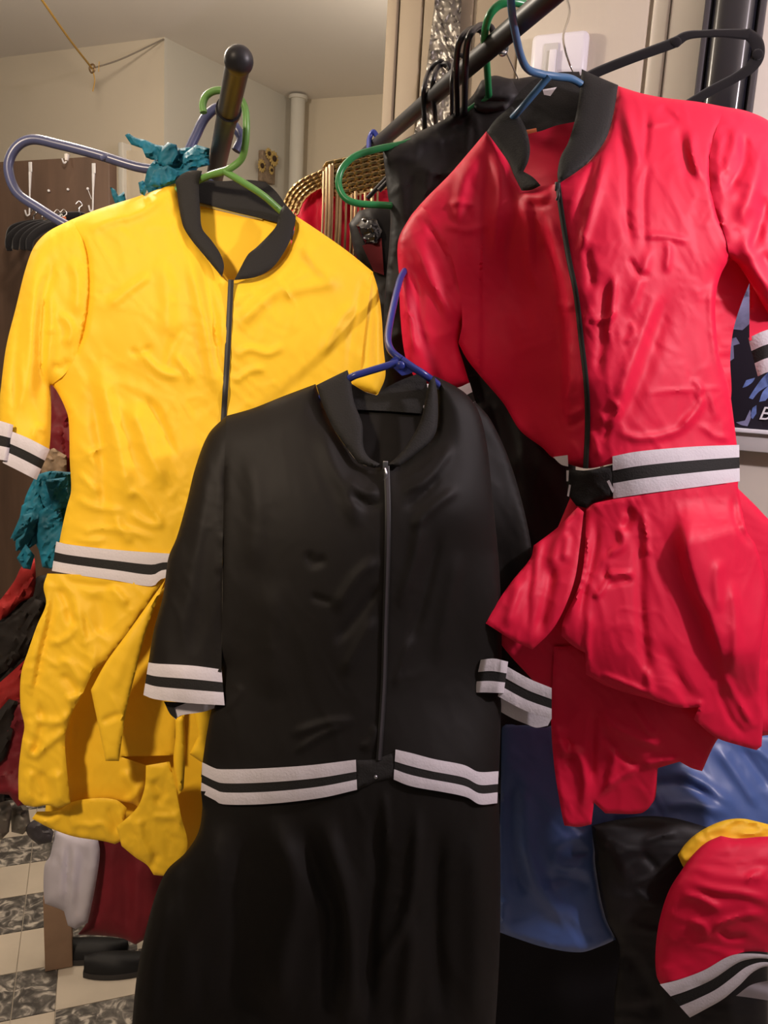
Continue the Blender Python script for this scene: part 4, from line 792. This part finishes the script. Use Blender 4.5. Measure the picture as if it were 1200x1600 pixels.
fp = [([(420, 1260), (440, 1320), (460, 1400), (440, 1500), (430, 1600)], 22, 14), ([(505, 1260), (520, 1330), (540, 1400), (550, 1500), (545, 1620)], 16, 14), ([(470, 1280), (500, 1380), (520, 1440), (510, 1600)], 12, -10), ([(580, 1250), (590, 1340), (580, 1450), (575, 1620)], 12, -18), ([(600, 1230), (604, 1300), (598, 1340)], 4, 5), ([(655, 1250), (650, 1340), (640, 1420), (600, 1500), (585, 1540)], 10, 9), ([(640, 1420), (640, 1500), (630, 1620)], 14, 9), ([(690, 1280), (680, 1400), (690, 1600)], 14, -10),
      ([(340, 1270), (330, 1380), (290, 1480), (280, 1620)], 26, 9), ([(390, 1270), (380, 1400), (370, 1600)], 20, -8), ([(270, 1380), (240, 1500), (230, 1620)], 16, 8), ([(740, 1280), (745, 1450), (740, 1620)], 20, 7)]
cloth(Bk, 'legs', M['black'], [(314, 1236, 0), (316, 1262), (310, 1300), (290, 1332), (262, 1358), (246, 1390), (230, 1445), (216, 1510), (208, 1580), (203, 1660), (480, 1672), (600, 1660), (770, 1665), (780, 1500), (782, 1380), (780, 1255), (778, 1240, 0), (618, 1215, 0), (556, 1225, 0), (440, 1244, 0)], DB, 0, fp, bulge=24, bw=40, amp=1.2, scale=60, ang=1.5, back=46, step=6)
# ================================================================ hangers inside the three jumpsuits
def ins(D, off, pts):
    """points at off mm behind the front of a garment"""
    return [(x, y, float(D(np.array([x]), np.array([y]))[0])+(o if len(q) else off)/1000) for (x, y, *q) in pts for o in [q[0] if q else off]]
hanger('light green plastic hanger holding the yellow jumpsuit from the near rail', M['hlime'],
       [[(318, 176, 1.235), (317, 162, 1.235), (324, 148, 1.235), (342, 141, 1.235), (368, 148, 1.235), (382, 166, 1.235), (385, 195, 1.235), (383, 228, 1.245), (376, 250, 1.26), (354, 266, 1.27), (330, 273, 1.285)],
        [(354, 266, 1.27), (330, 273, 1.285)]+ins(DY, 22, [(305, 284, 18), (270, 300, 22), (210, 326, 24), (150, 352, 22)]),
        [(350, 267, 1.27), (378, 284, 1.275), (412, 306, 1.290)]+ins(DY, 24, [(445, 335), (490, 368), (545, 412)]), ins(DY, 26, [(150, 352), (350, 420, 75), (545, 412)])], .0056)
hanger('steel blue plastic hanger holding the red jumpsuit from the high rail', M['hsteel'],
       [[(822, -22, 1.10), (812, -34, 1.11), (800, -18, 1.08), (799, 10, 1.09), (805, 50, 1.13), (814, 88, 1.17), (826, 109, 1.205), (850, 117, 1.225)],
        [(850, 117, 1.225), (872, 120, 1.24), (895, 124, 1.262)]+ins(DR, 26, [(925, 142, 16), (980, 168, 22), (1080, 200)]),
        [(858, 119, 1.225), (838, 142, 1.24), (812, 172, 1.265)]+ins(DR, 26, [(785, 202, 22), (745, 250), (700, 310)]), ins(DR, 28, [(700, 310), (880, 330, 60), (1080, 200)])], .0056)
hb = hanger('bright blue plastic hanger holding the black jumpsuit in front', M['hblue'],
       [[(648, 452, 1.37), (650, 430, 1.37), (640, 418, 1.35), (628, 430, 1.32), (620, 455, 1.28), (610, 500, 1.22), (606, 530, 1.18), (612, 549, 1.155), (628, 562, 1.145)],
        [(628, 562, 1.145), (645, 574, 1.142), (664, 586, 1.144)]+ins(DB, 20, [(690, 606), (740, 650)]),
        [(622, 566, 1.145), (600, 573, 1.142), (570, 582, 1.142), (548, 590, 1.144)]+ins(DB, 20, [(515, 612, 28), (470, 638, 24), (370, 675)]), ins(DB, 22, [(370, 670), (560, 760, 46), (740, 650)])], .0054)
mb = MB(); sheet(mb, [(606, 566), (618, 556), (632, 562), (652, 578), (640, 584), (628, 587), (618, 578)], base(1.142), back=3, step=3); build('web_plate', mb, M['hblue'], hb)
mb = MB(); q = P1(626, 571, 1.137); mb.ball(q, .0062, 12, 8, (1, .5, 1)); build('nub', mb, M['hblue'], hb)
# ================================================================ garments farther back on the racks
def garment(name, label, cat, m, poly, d, parts=(), folds=(), group=None, ctrl=None, **k):
    kw = dict(bulge=18, bw=26, back=14, amp=2.5, scale=40, ang=1.4); kw.update(k)
    D = base(d, ctrl); mb = MB(); sheet(mb, poly, D, folds=folds, **kw)
    return single(name, mb, m, label, cat, group), D
j, DJ = garment('jacket', 'black satin jacket on the green hanger behind the red jumpsuit', 'jacket', M['blackb'], [(598, 236), (640, 213), (700, 183), (736, 152), (752, 126), (772, 118), (800, 123), (850, 116), (900, 150), (920, 300), (905, 620), (890, 900), (870, 1140), (790, 1240), (640, 1240), (606, 900), (592, 700), (600, 480), (610, 345), (604, 290)], 1.405,
    folds=[([(730, 170), (700, 190), (650, 230)], 12, 6), ([(745, 190), (700, 200), (660, 215)], 9, -7), ([(660, 240), (670, 290), (650, 350)], 16, 8), ([(690, 260), (680, 320), (660, 380)], 12, -8), ([(740, 165), (770, 162), (800, 160)], 8, -6), ([(745, 145), (770, 140), (800, 150)], 8, 6), ([(625, 250), (630, 340), (640, 420)], 10, 6)], amp=4, scale=50, back=40)
mb = MB(); sheet(mb, [(752, 128), (772, 119), (800, 124), (812, 150), (790, 172), (760, 178), (738, 172), (742, 150)], DJ, off=10, bulge=10, bw=20, back=3, amp=3, scale=24, folds=[([(745, 160), (770, 158), (800, 160)], 5, -5)]); build('collar', mb, M['blackb'], j)
# red and gold costume with chains, on the far part of the rail
rc, DQ = garment('costume_jacket', 'red costume jacket with gold chain epaulettes and hanging gold strands', 'costume', M['red'], [(455, 330), (462, 300), (480, 282), (508, 268), (540, 262), (600, 250), (625, 300), (625, 600), (470, 560), (440, 440)], 1.72,
    folds=[([(500, 290), (492, 350), (500, 420)], 10, -10), ([(470, 310), (480, 360), (490, 420)], 8, 8), ([(530, 330), (560, 360), (570, 420)], 8, -8)], amp=5, back=30)
def chain(label, pts, n, r, dd):
    mb = MB(); p = resample(np.array(pts, float), n)
    for i in range(n):
        c = P1(p[i, 0], p[i, 1], dd); q = p[min(i+1, n-1)]-p[max(i-1, 0)]; a = math.atan2(-q[1], q[0])
        e = rt*math.cos(a)+up*math.sin(a); g = -rt*math.sin(a)+up*math.cos(a); b = g if i % 2 else (g*.5-fw*.85)
        ring = [c+e*r*1.25*math.cos(t)+b*r*.75*math.sin(t) for t in np.linspace(0, 2*math.pi, 7)]
        mb.tube(ring, r*.33, 5, False)
    o = build('gold_chain', mb, M['gold'], rc); o['kind'] = 'stuff'; return o
for k in range(4): chain('', [(446+k*5, 320+k*5), (456+k*5, 300+k*4), (474+k*5, 284+k*4), (508+k*3, 268+k*5)], 16, .0078, 1.70)
for k in range(7): chain('', [(516+k*2, 258+k*7.5), (545, 252+k*8.4), (570, 246+k*8.4), (602+k*.6, 238+k*8.4)], 14, .0105, 1.69)
for k, (x, y0, y1) in enumerate(((506, 268, 372), (511, 262, 378), (516, 258, 384), (520, 256, 400), (527, 290, 396), (532, 300, 402), (541, 304, 404), (550, 304, 412), (556, 300, 400), (563, 304, 402), (571, 302, 398), (582, 296, 396), (590, 300, 392))):
    mb = MB(); mb.tube([P1(x, y0, 1.68), P1(x-1, (y0+y1)/2, 1.675), P1(x-3, y1, 1.675)], .0026+.0008*(k % 3), 6); build('gold_strand', mb, M['brass'], rc)
mb = MB(); sheet(mb, [(503, 262), (520, 252), (522, 300), (512, 330), (503, 300)], DQ, off=30, back=4, step=3, amp=3, scale=10); build('epaulette', mb, M['brass'], rc)
bc, DX = garment('costume', 'dark costume with a glossy black ornament between the gold strands and black jacket', 'costume', M['blackb'], [(545, 350), (560, 330), (590, 320), (625, 330), (640, 460), (640, 800), (596, 800), (588, 560), (580, 440), (556, 400)], 1.60, amp=4)
mb = MB(); sheet(mb, [(556, 352), (568, 338), (590, 342), (598, 362), (590, 384), (570, 382)], DX, off=26, bulge=16, bw=14, back=6, step=3, amp=6, scale=9); build('ornament', mb, M['gloss'], bc)
mb = MB(); sheet(mb, [(566, 384), (596, 372), (600, 430), (584, 424)], DX, off=14, back=3, step=3); o = build('panel', mb, M['dred'], bc); o['label'] = 'rust red panel'
# ================================================================ teal organza and costume pieces at the left
def ruffle(label, pieces, d, name='feather_boa', cat='boa', m='teal', ang=None):
    t = None
    for k, poly in enumerate(pieces):
        mb = MB(); sheet(mb, poly, base(d), off=k*7, bulge=6, bw=9, back=2, amp=5, scale=9, ang=k*1.1 if ang is None else ang+.25*(k % 3-1), stretch=3.0, seed=50+k, step=3.0)
        if t is None: t = single(name, mb, M[m], label, cat)
        else: build('ruffle', mb, M[m], t)
    return t
ruffle('crumpled teal organza ruffle hooked on the near rail beside the ball end', [
    [(232, 262), (250, 240), (262, 222), (280, 232), (300, 230), (326, 238), (328, 258), (310, 262), (300, 275), (282, 288), (255, 297), (232, 302), (225, 285)],
    [(195, 211), (201, 208), (212, 215), (228, 219), (244, 226), (262, 228), (256, 246), (240, 250), (228, 246), (222, 232), (205, 226)],
    [(250, 236), (262, 222), (276, 226), (280, 250), (262, 262), (246, 256)], [(288, 240), (306, 226), (328, 232), (326, 258), (300, 262), (286, 256)],
    [(240, 266), (262, 258), (280, 268), (276, 284), (250, 292), (232, 290)], [(216, 285), (224, 282), (230, 296), (226, 306), (219, 302)]], 1.33)
ruffle('small separate tip of teal organza beside the door trim', [[(172, 292), (180, 296), (186, 308), (194, 300), (198, 318), (182, 322), (176, 308)], [(184, 306), (194, 299), (198, 318), (186, 320)]], 1.36, 'fabric_scrap', 'scrap')
ruffle('teal organza feathers hanging below the yellow left cuff', [
    [(56, 742), (80, 736), (112, 738), (112, 800), (96, 840), (90, 870), (70, 880), (56, 850), (40, 860), (24, 860), (30, 836), (16, 842), (34, 800), (40, 776)],
    [(34, 790), (60, 770), (70, 800), (44, 850), (26, 862), (24, 850)], [(60, 800), (90, 780), (100, 830), (84, 890), (66, 886), (58, 840)], [(26, 872), (40, 850), (54, 868), (48, 890), (36, 888)], [(70, 750), (106, 745), (108, 790), (84, 800)], [(18, 838), (32, 806), (52, 800), (40, 830), (22, 846)]], 1.40, ang=2.05)
garment('costume', 'dark red and brown costume glimpsed between the yellow sleeve and bodice', 'costume', M['dred'], [(60, 590), (140, 590), (140, 780), (60, 780), (66, 700)], 1.50, amp=6, scale=22)
mb = MB(); sheet(mb, [(66, 706), (84, 700), (104, 712), (104, 744), (64, 742)], base(1.47), amp=6, scale=9, back=3, bulge=6, bw=10, step=3.5); single('fur_trim', mb, M['plaque'], 'small brown mottled trim just above the lower teal feathers', 'trim')
tt = None
for k, (m, poly) in enumerate((('btulle', [(-20, 1000), (20, 940), (60, 900), (120, 890), (120, 1120), (60, 1260), (20, 1250), (-20, 1260)]),
      ('tulle', [(-10, 950), (10, 925), (24, 905), (34, 885), (54, 872), (56, 900), (54, 934), (34, 940), (14, 960), (-10, 975)]), ('btulle', [(-6, 985), (24, 960), (54, 935), (70, 940), (50, 1010), (20, 1040), (-10, 1060)]),
      ('tulle', [(-10, 1075), (16, 1052), (40, 1030), (34, 1070), (30, 1100), (4, 1140), (-10, 1150)]), ('dred', [(4, 1130), (26, 1092), (50, 1090), (50, 1255), (28, 1260), (14, 1242), (-8, 1240)]), ('btulle', [(-10, 1120), (14, 1092), (28, 1096), (10, 1180), (-10, 1200)]))):
    mb = MB(); sheet(mb, poly, base(1.55), off=k*8, bulge=8, bw=14, back=2.5, amp=8, scale=24, ang=2.3, seed=70+k)
    if tt is None: tt = single('tulle_skirt', mb, M[m], 'black and red layered tulle skirt hanging at the left behind the yellow shorts', 'skirt')
    else: o = build('tulle_layer', mb, M[m], tt); o['label'] = {'tulle': 'red', 'dred': 'dark red', 'btulle': 'black'}[m]+' tulle layer'
mb = MB(); sheet(mb, [(-20, 1230), (8, 1242), (18, 1262), (14, 1300), (2, 1312), (-20, 1310)], base(1.60), bulge=12, bw=18, amp=6, scale=16, back=4); bag = single('plastic_bag', mb, M['foil'], 'crumpled grey plastic bag hanging below the tulle skirt at the left edge', 'bag')
for q in ([(16, 1262), (28, 1252), (44, 1262), (48, 1290), (36, 1304), (18, 1300)], [(38, 1290), (56, 1280), (72, 1282), (84, 1300), (80, 1316), (60, 1320), (44, 1306)]):
    mb = MB(); sheet(mb, q, base(1.62), bulge=12, bw=14, amp=6, scale=14, back=4, step=4); build('bag_fold', mb, M['foil'] if q[0][0] < 20 else M['dgrey'], bag)
garment('skirt', 'white lilac cloth skirt hanging under the yellow shorts', 'skirt', M['wcloth'], [(86, 1296), (150, 1300), (156, 1330), (150, 1380), (142, 1420), (137, 1442), (118, 1452), (106, 1446), (100, 1424), (92, 1420), (70, 1412), (68, 1390), (70, 1350), (78, 1338)], 1.62,
    folds=[([(100, 1310), (96, 1370), (96, 1420)], 5, 6), ([(108, 1310), (104, 1370), (104, 1430)], 4, -7), ([(118, 1310), (114, 1370), (112, 1440)], 5, 6), ([(134, 1320), (126, 1380), (118, 1440)], 7, -6)], amp=2)
garment('dress', 'dark red dress hem hanging beside the white cloth under the yellow shorts', 'dress', M['dred'], [(150, 1290), (270, 1290), (262, 1380), (226, 1468), (212, 1476), (190, 1466), (160, 1462), (122, 1460), (136, 1440), (146, 1390)], 1.66,
    folds=[([(175, 1310), (170, 1400), (166, 1460)], 8, 9), ([(196, 1310), (198, 1400), (200, 1470)], 8, -9), ([(220, 1330), (214, 1400), (212, 1470)], 7, 8)], amp=2)
cb = P1(84, 1490, 1.86); t = thing('cardboard_box', 'tall narrow tan cardboard box standing on the floor under the white cloth', 'box', (cb[0], cb[1], .001))
mb = MB(); zt = P1(84, 1390, 1.86)[2]; a = math.radians(20); ax = [[math.cos(a), math.sin(a), 0], [-math.sin(a), math.cos(a), 0], [0, 0, 1]]
mb.box((cb[0], cb[1]+.03, (zt+.002)/2), (.030, .028, zt/2-.001), ax, .002); build('carton', mb, M['card'], t)
mb = MB(); mb.box((cb[0]+.006, cb[1]+.03, zt+.001), (.026, .027, .0015), ax, .001); build('flap', mb, M['card'], t)
# dark shoes in the shade on the floor
for k, (x, y, lab) in enumerate(((142, 1490, 'dark shoe on the floor just right of the cardboard box'), (192, 1506, 'dark shoe on the floor against the black trouser leg'))):
    p = P1(x, y, 1.92 if k == 0 else 1.88); t = thing('shoe', lab, 'shoe', (p[0], p[1], 0.001))
    mb = MB(); q = np.array([p[0], p[1], 0]); a = .2; fwd = np.array([math.cos(a), math.sin(a), 0]); sd = np.array([-math.sin(a), math.cos(a), 0])
    G = []
    for s in np.linspace(0, 1, 14):
        hw = .030*(math.sin(math.pi*min(1, max(.02, s*.93+.05)))**.45); hh = .022+.020*(1-s)**1.2 if s > .12 else .034
        G.append([q+fwd*(s-.5)*.17+sd*hw*math.cos(t_)+np.array([0, 0, .014+hh*max(0, math.sin(t_))]) for t_ in np.linspace(0, math.pi, 9)])
    G = np.array(G); mb.grid(G, G*1.0-np.array([0, 0, .003])); build('upper', mb, M['shoe'], t)
    mb = MB(); V = [];
    for s in np.linspace(0, 1, 14):
        hw = .031*(math.sin(math.pi*min(1, max(.02, s*.93+.05)))**.45); V.append([q+fwd*(s-.5)*.174-sd*hw+[0, 0, .015], q+fwd*(s-.5)*.174+sd*hw+[0, 0, .015]])
    V = np.array(V); mb.grid(V, V-np.array([0, 0, .014])); build('sole', mb, M['hblack'], t)
# black velvet hangers with silver hooks on the brown door
for k, (x, y, d, lab) in enumerate(((53, 348, .035, 'leftmost black velvet hanger of the bunch on the brown door'), (66, 349, .062, 'second black velvet hanger of the bunch on the brown door'), (78, 350, .09, 'third black velvet hanger of the bunch on the brown door'), (90, 350, .115, 'fourth black velvet hanger of the bunch on the brown door'), (100, 350, .135, 'black velvet hanger with an orange tag on the brown door'), (124, 336, .03, 'black velvet hanger beneath the right hook strip on the brown door'))):
    p = wl(x, y, dO+d); t = thing('velvet_hanger', lab, 'hanger', p-np.array([0, 0, .16]), 'velvet hangers on the brown door')
    dv = EL*.35-NL*.93 if k < 5 else EL*.5-NL*.8; dv = dv/np.linalg.norm(dv)
    if k == 0: dv = EL
    if k == 0: dv = EL*.95-NL*.3; dv = dv/np.linalg.norm(dv)
    for s in ((-1, 1)):
        mb = MB(); mb.tube([p+[0, 0, -.002], p+dv*.05*s-[0, 0, .012], p+dv*.085*s-[0, 0, .03], p+dv*.098*s-[0, 0, .075], p+dv*.096*s-[0, 0, .10]] if k in (0, 5) else [p, p+dv*.06*s-[0, 0, .02], p+dv*.11*s-[0, 0, .06], p+dv*.12*s-[0, 0, .10]], [.014, .014, .014, .013, .010], 8)
        build('arm', mb, M['velvet'], t)
    mb = MB(); mb.tube([p+[0, 0, -.004], p+[0, 0, .022], p+dv*.010+[0, 0, .034], p+[0, 0, .046], p-dv*.012+[0, 0, .034]], .0026, 8); build('hook', mb, M['chrome'], t)
    if k in (1, 2, 3):
        mb = MB(); c_ = p+EL*.012-NL*.0+np.array([0, 0, .016])
        for q in range(6): mb.ball(c_+np.array([random.uniform(-.016, .016), random.uniform(-.008, .008), random.uniform(-.012, .014)]), random.uniform(.004, .007), 8, 5)
        o = build('crystal_clip', mb, M['chrome'], t); o['kind'] = 'stuff'
    if k == 4:
        mb = MB(); mb.box(p+EL*.02+NL*.02+[0, 0, .006], (.008, .003, .014), AXL, .002); build('size_tag', mb, M['orange'], t)
# ================================================================ the pile of clothes at lower right
tp = P1(1010, 1330, 1.52); zt = .66; CX, CY = .37, 1.60
t = thing('side_table', 'low table hidden under a black cloth beneath the folded clothes', 'table', (CX, CY, 0))
mb = MB(); mb.box((CX, CY, zt-.012), (.26, .21, .012), None, .004); build('tabletop', mb, M['hblack'], t)
for sx in (-1, 1):
    for sy in (-1, 1):
        mb = MB(); mb.box((CX+.23*sx, CY+.18*sy, (zt-.024)/2), (.018, .018, (zt-.024)/2), None, .003); build('leg', mb, M['hblack'], t)
mb = MB(); G = []
for z in np.linspace(zt+.004, .02, 22):
    row = []; k = (zt-z)/zt
    for s in np.linspace(0, 1, 120):
        a = s*2*math.pi; cx_, cy_ = math.cos(a), math.sin(a); e = 5.0
        rr_ = (abs(cx_)**e+abs(cy_)**e)**(-1/e); fl_ = 1+.10*k+.035*k*math.sin(a*17+2*math.sin(3*a))
        row.append([CX+.27*cx_*rr_*fl_, CY+.22*cy_*rr_*fl_, z])
    G.append(row)
top_ = []
for q in np.linspace(0, 1, 8):
    top_.append([[CX+(r_[0]-CX)*q, CY+(r_[1]-CY)*q, zt+.004] for r_ in G[0]])
G = np.array(top_[:-1]+G); mb.grid(G, G-np.array([0, 0, .0015])); single('table_cloth', mb, M['tableb'], 'plain black cloth hanging to the floor over the low table', 'cloth')
DBl = base(1.36, [(780, 1160, -30), (780, 1450, 10), (860, 1300, 6), (900, 1480, 20), (960, 1470, 10), (940, 1290, 0), (1000, 1250, -20), (1100, 1200, -50), (1200, 1170, -70), (1200, 1290, -20), (1050, 1290, 6), (850, 1180, -30)])
fbl = [([(820, 1200), (822, 1300), (835, 1370), (870, 1420), (920, 1440)], 14, 14), ([(800, 1200), (800, 1320), (815, 1420)], 12, -10), ([(860, 1330), (890, 1310), (924, 1305)], 8, 11), ([(870, 1325), (868, 1345), (880, 1356), (924, 1354)], 7, 12), ([(888, 1334), (905, 1332), (924, 1330)], 6, -9), ([(840, 1390), (880, 1370), (930, 1390)], 12, -8), ([(785, 1400), (786, 1430), (783, 1455)], 8, 8),
       ([(1020, 1260), (1080, 1255), (1150, 1275)], 10, 12), ([(1010, 1230), (1060, 1225), (1120, 1250)], 10, -12), ([(1115, 1160), (1150, 1210), (1190, 1270)], 8, 12), ([(1150, 1160), (1180, 1200), (1210, 1240)], 7, -10), ([(1170, 1160), (1200, 1185), (1230, 1220)], 7, 10), ([(1050, 1200), (1100, 1225), (1150, 1265)], 8, 8), ([(950, 1275), (1000, 1262), (1030, 1264)], 6, 8)]
mb = MB(); sheet(mb, [(784, 1130), (860, 1130), (1000, 1150), (1110, 1140), (1240, 1150), (1250, 1300), (1150, 1310), (1060, 1310), (930, 1310), (930, 1350), (945, 1430), (962, 1468), (940, 1478), (906, 1488), (850, 1480), (800, 1464), (779, 1456), (779, 1380), (782, 1250)], DBl, bulge=8, bw=14, back=4, folds=fbl, amp=2, scale=40, ang=1.0)
single('blue_garment', mb, M['blue'], 'glossy blue satin garment draped under the red jumpsuit at lower right', 'garment')
DK = base(1.32, [(926, 1290, 0), (1000, 1278, -20), (1060, 1340, 10), (1000, 1400, 14), (960, 1470, 4), (1030, 1560, 10), (960, 1620, 0), (1100, 1500, 0)])
mb = MB(); sheet(mb, [(924, 1290), (962, 1281), (1010, 1275), (1056, 1279), (1110, 1294), (1200, 1320), (1200, 1640), (960, 1660), (960, 1560), (968, 1480), (945, 1430), (932, 1350)], DK, bulge=14, bw=24, back=8, amp=2, scale=40,
     folds=[([(940, 1310), (968, 1360), (985, 1385)], 10, 8), ([(1000, 1318), (1030, 1306), (1060, 1302)], 4, 5), ([(985, 1384), (1020, 1370), (1060, 1340)], 4, 6), ([(990, 1390), (1005, 1400), (1016, 1416)], 4, 5), ([(1000, 1330), (1020, 1350), (1030, 1360)], 6, -5), ([(960, 1480), (1000, 1520), (1030, 1600)], 12, -7)])
single('black_garment', mb, M['blackb'], 'folded black satin garment lying between the blue satin and the folded red one', 'garment')
DYL = base(1.27, [(1060, 1340, 0), (1100, 1295, -8), (1160, 1280, -14), (1240, 1310, -10), (1120, 1330, 4)])
mb = MB(); sheet(mb, [(1059, 1336), (1068, 1322), (1085, 1305), (1110, 1290), (1135, 1281), (1160, 1279), (1185, 1284), (1230, 1296), (1260, 1330), (1200, 1340), (1130, 1345), (1070, 1358), (1066, 1352)], DYL, bulge=8, bw=10, back=6, amp=2, scale=24, folds=[([(1130, 1295), (1160, 1288), (1190, 1296)], 6, -5), ([(1150, 1304), (1180, 1302), (1200, 1300)], 4, 5)], step=4)
single('yellow_garment', mb, M['yellow'], 'folded yellow satin garment peeking out above the folded red one', 'garment')
DF = base(1.22, [(1030, 1500, -14), (1068, 1354, -14), (1125, 1308, -22), (1130, 1420, 22), (1200, 1400, 26), (1240, 1330, -4), (1180, 1480, 16), (1060, 1530, 4), (1040, 1545, 0), (1130, 1530, 14), (1240, 1500, 8), (1080, 1590, 2)])
mb = MB(); sheet(mb, [(1068, 1355), (1084, 1334), (1104, 1316), (1126, 1306), (1150, 1310), (1200, 1307), (1260, 1312), (1270, 1420), (1260, 1500, 0), (1200, 1488, 0), (1160, 1488, 0), (1130, 1503, 0), (1095, 1520, 0), (1032, 1538), (1026, 1525), (1024, 1490), (1030, 1440), (1045, 1392)], DF, bulge=16, bw=26, back=40, amp=1.3, scale=30, ang=.2, stretch=2.6,
    folds=[([(1070, 1370), (1110, 1388), (1160, 1396), (1210, 1412)], 8, 4.5), ([(1080, 1384), (1120, 1400), (1170, 1408), (1210, 1426)], 7, -2.5), ([(1165, 1380), (1178, 1366), (1190, 1366), (1176, 1378)], 5, 5), ([(1060, 1400), (1090, 1402), (1130, 1424)], 6, 5), ([(1110, 1460), (1130, 1440), (1170, 1430), (1200, 1432)], 5, 6), ([(1120, 1450), (1140, 1466), (1170, 1462)], 5, -5), ([(1075, 1440), (1100, 1448), (1104, 1470)], 6, 4), ([(1080, 1350), (1120, 1370), (1200, 1376)], 10, 3)])
rg = single('red_garment', mb, M['red'], 'folded red satin garment with a striped cuff lying at the lower right corner', 'garment')
striped(rg, 'cuff', [(1031, 1538), (1060, 1531), (1100, 1516), (1135, 1496), (1160, 1490), (1200, 1492), (1240, 1502)], [(1078, 1590), (1104, 1576), (1130, 1561), (1155, 1540), (1178, 1518), (1205, 1510), (1250, 1524)], DF, SM, off=6, fr=(.36, .66))
mb = MB(); sheet(mb, [(1150, 1556), (1176, 1538), (1220, 1530), (1240, 1570), (1180, 1560)], DF, off=-24, back=3, step=4); o = build('cuff_lining', mb, M['wcloth'], rg)
# ================================================================ tidy up
for o in bpy.data.objects:
    if '_o' in o: del o['_o']
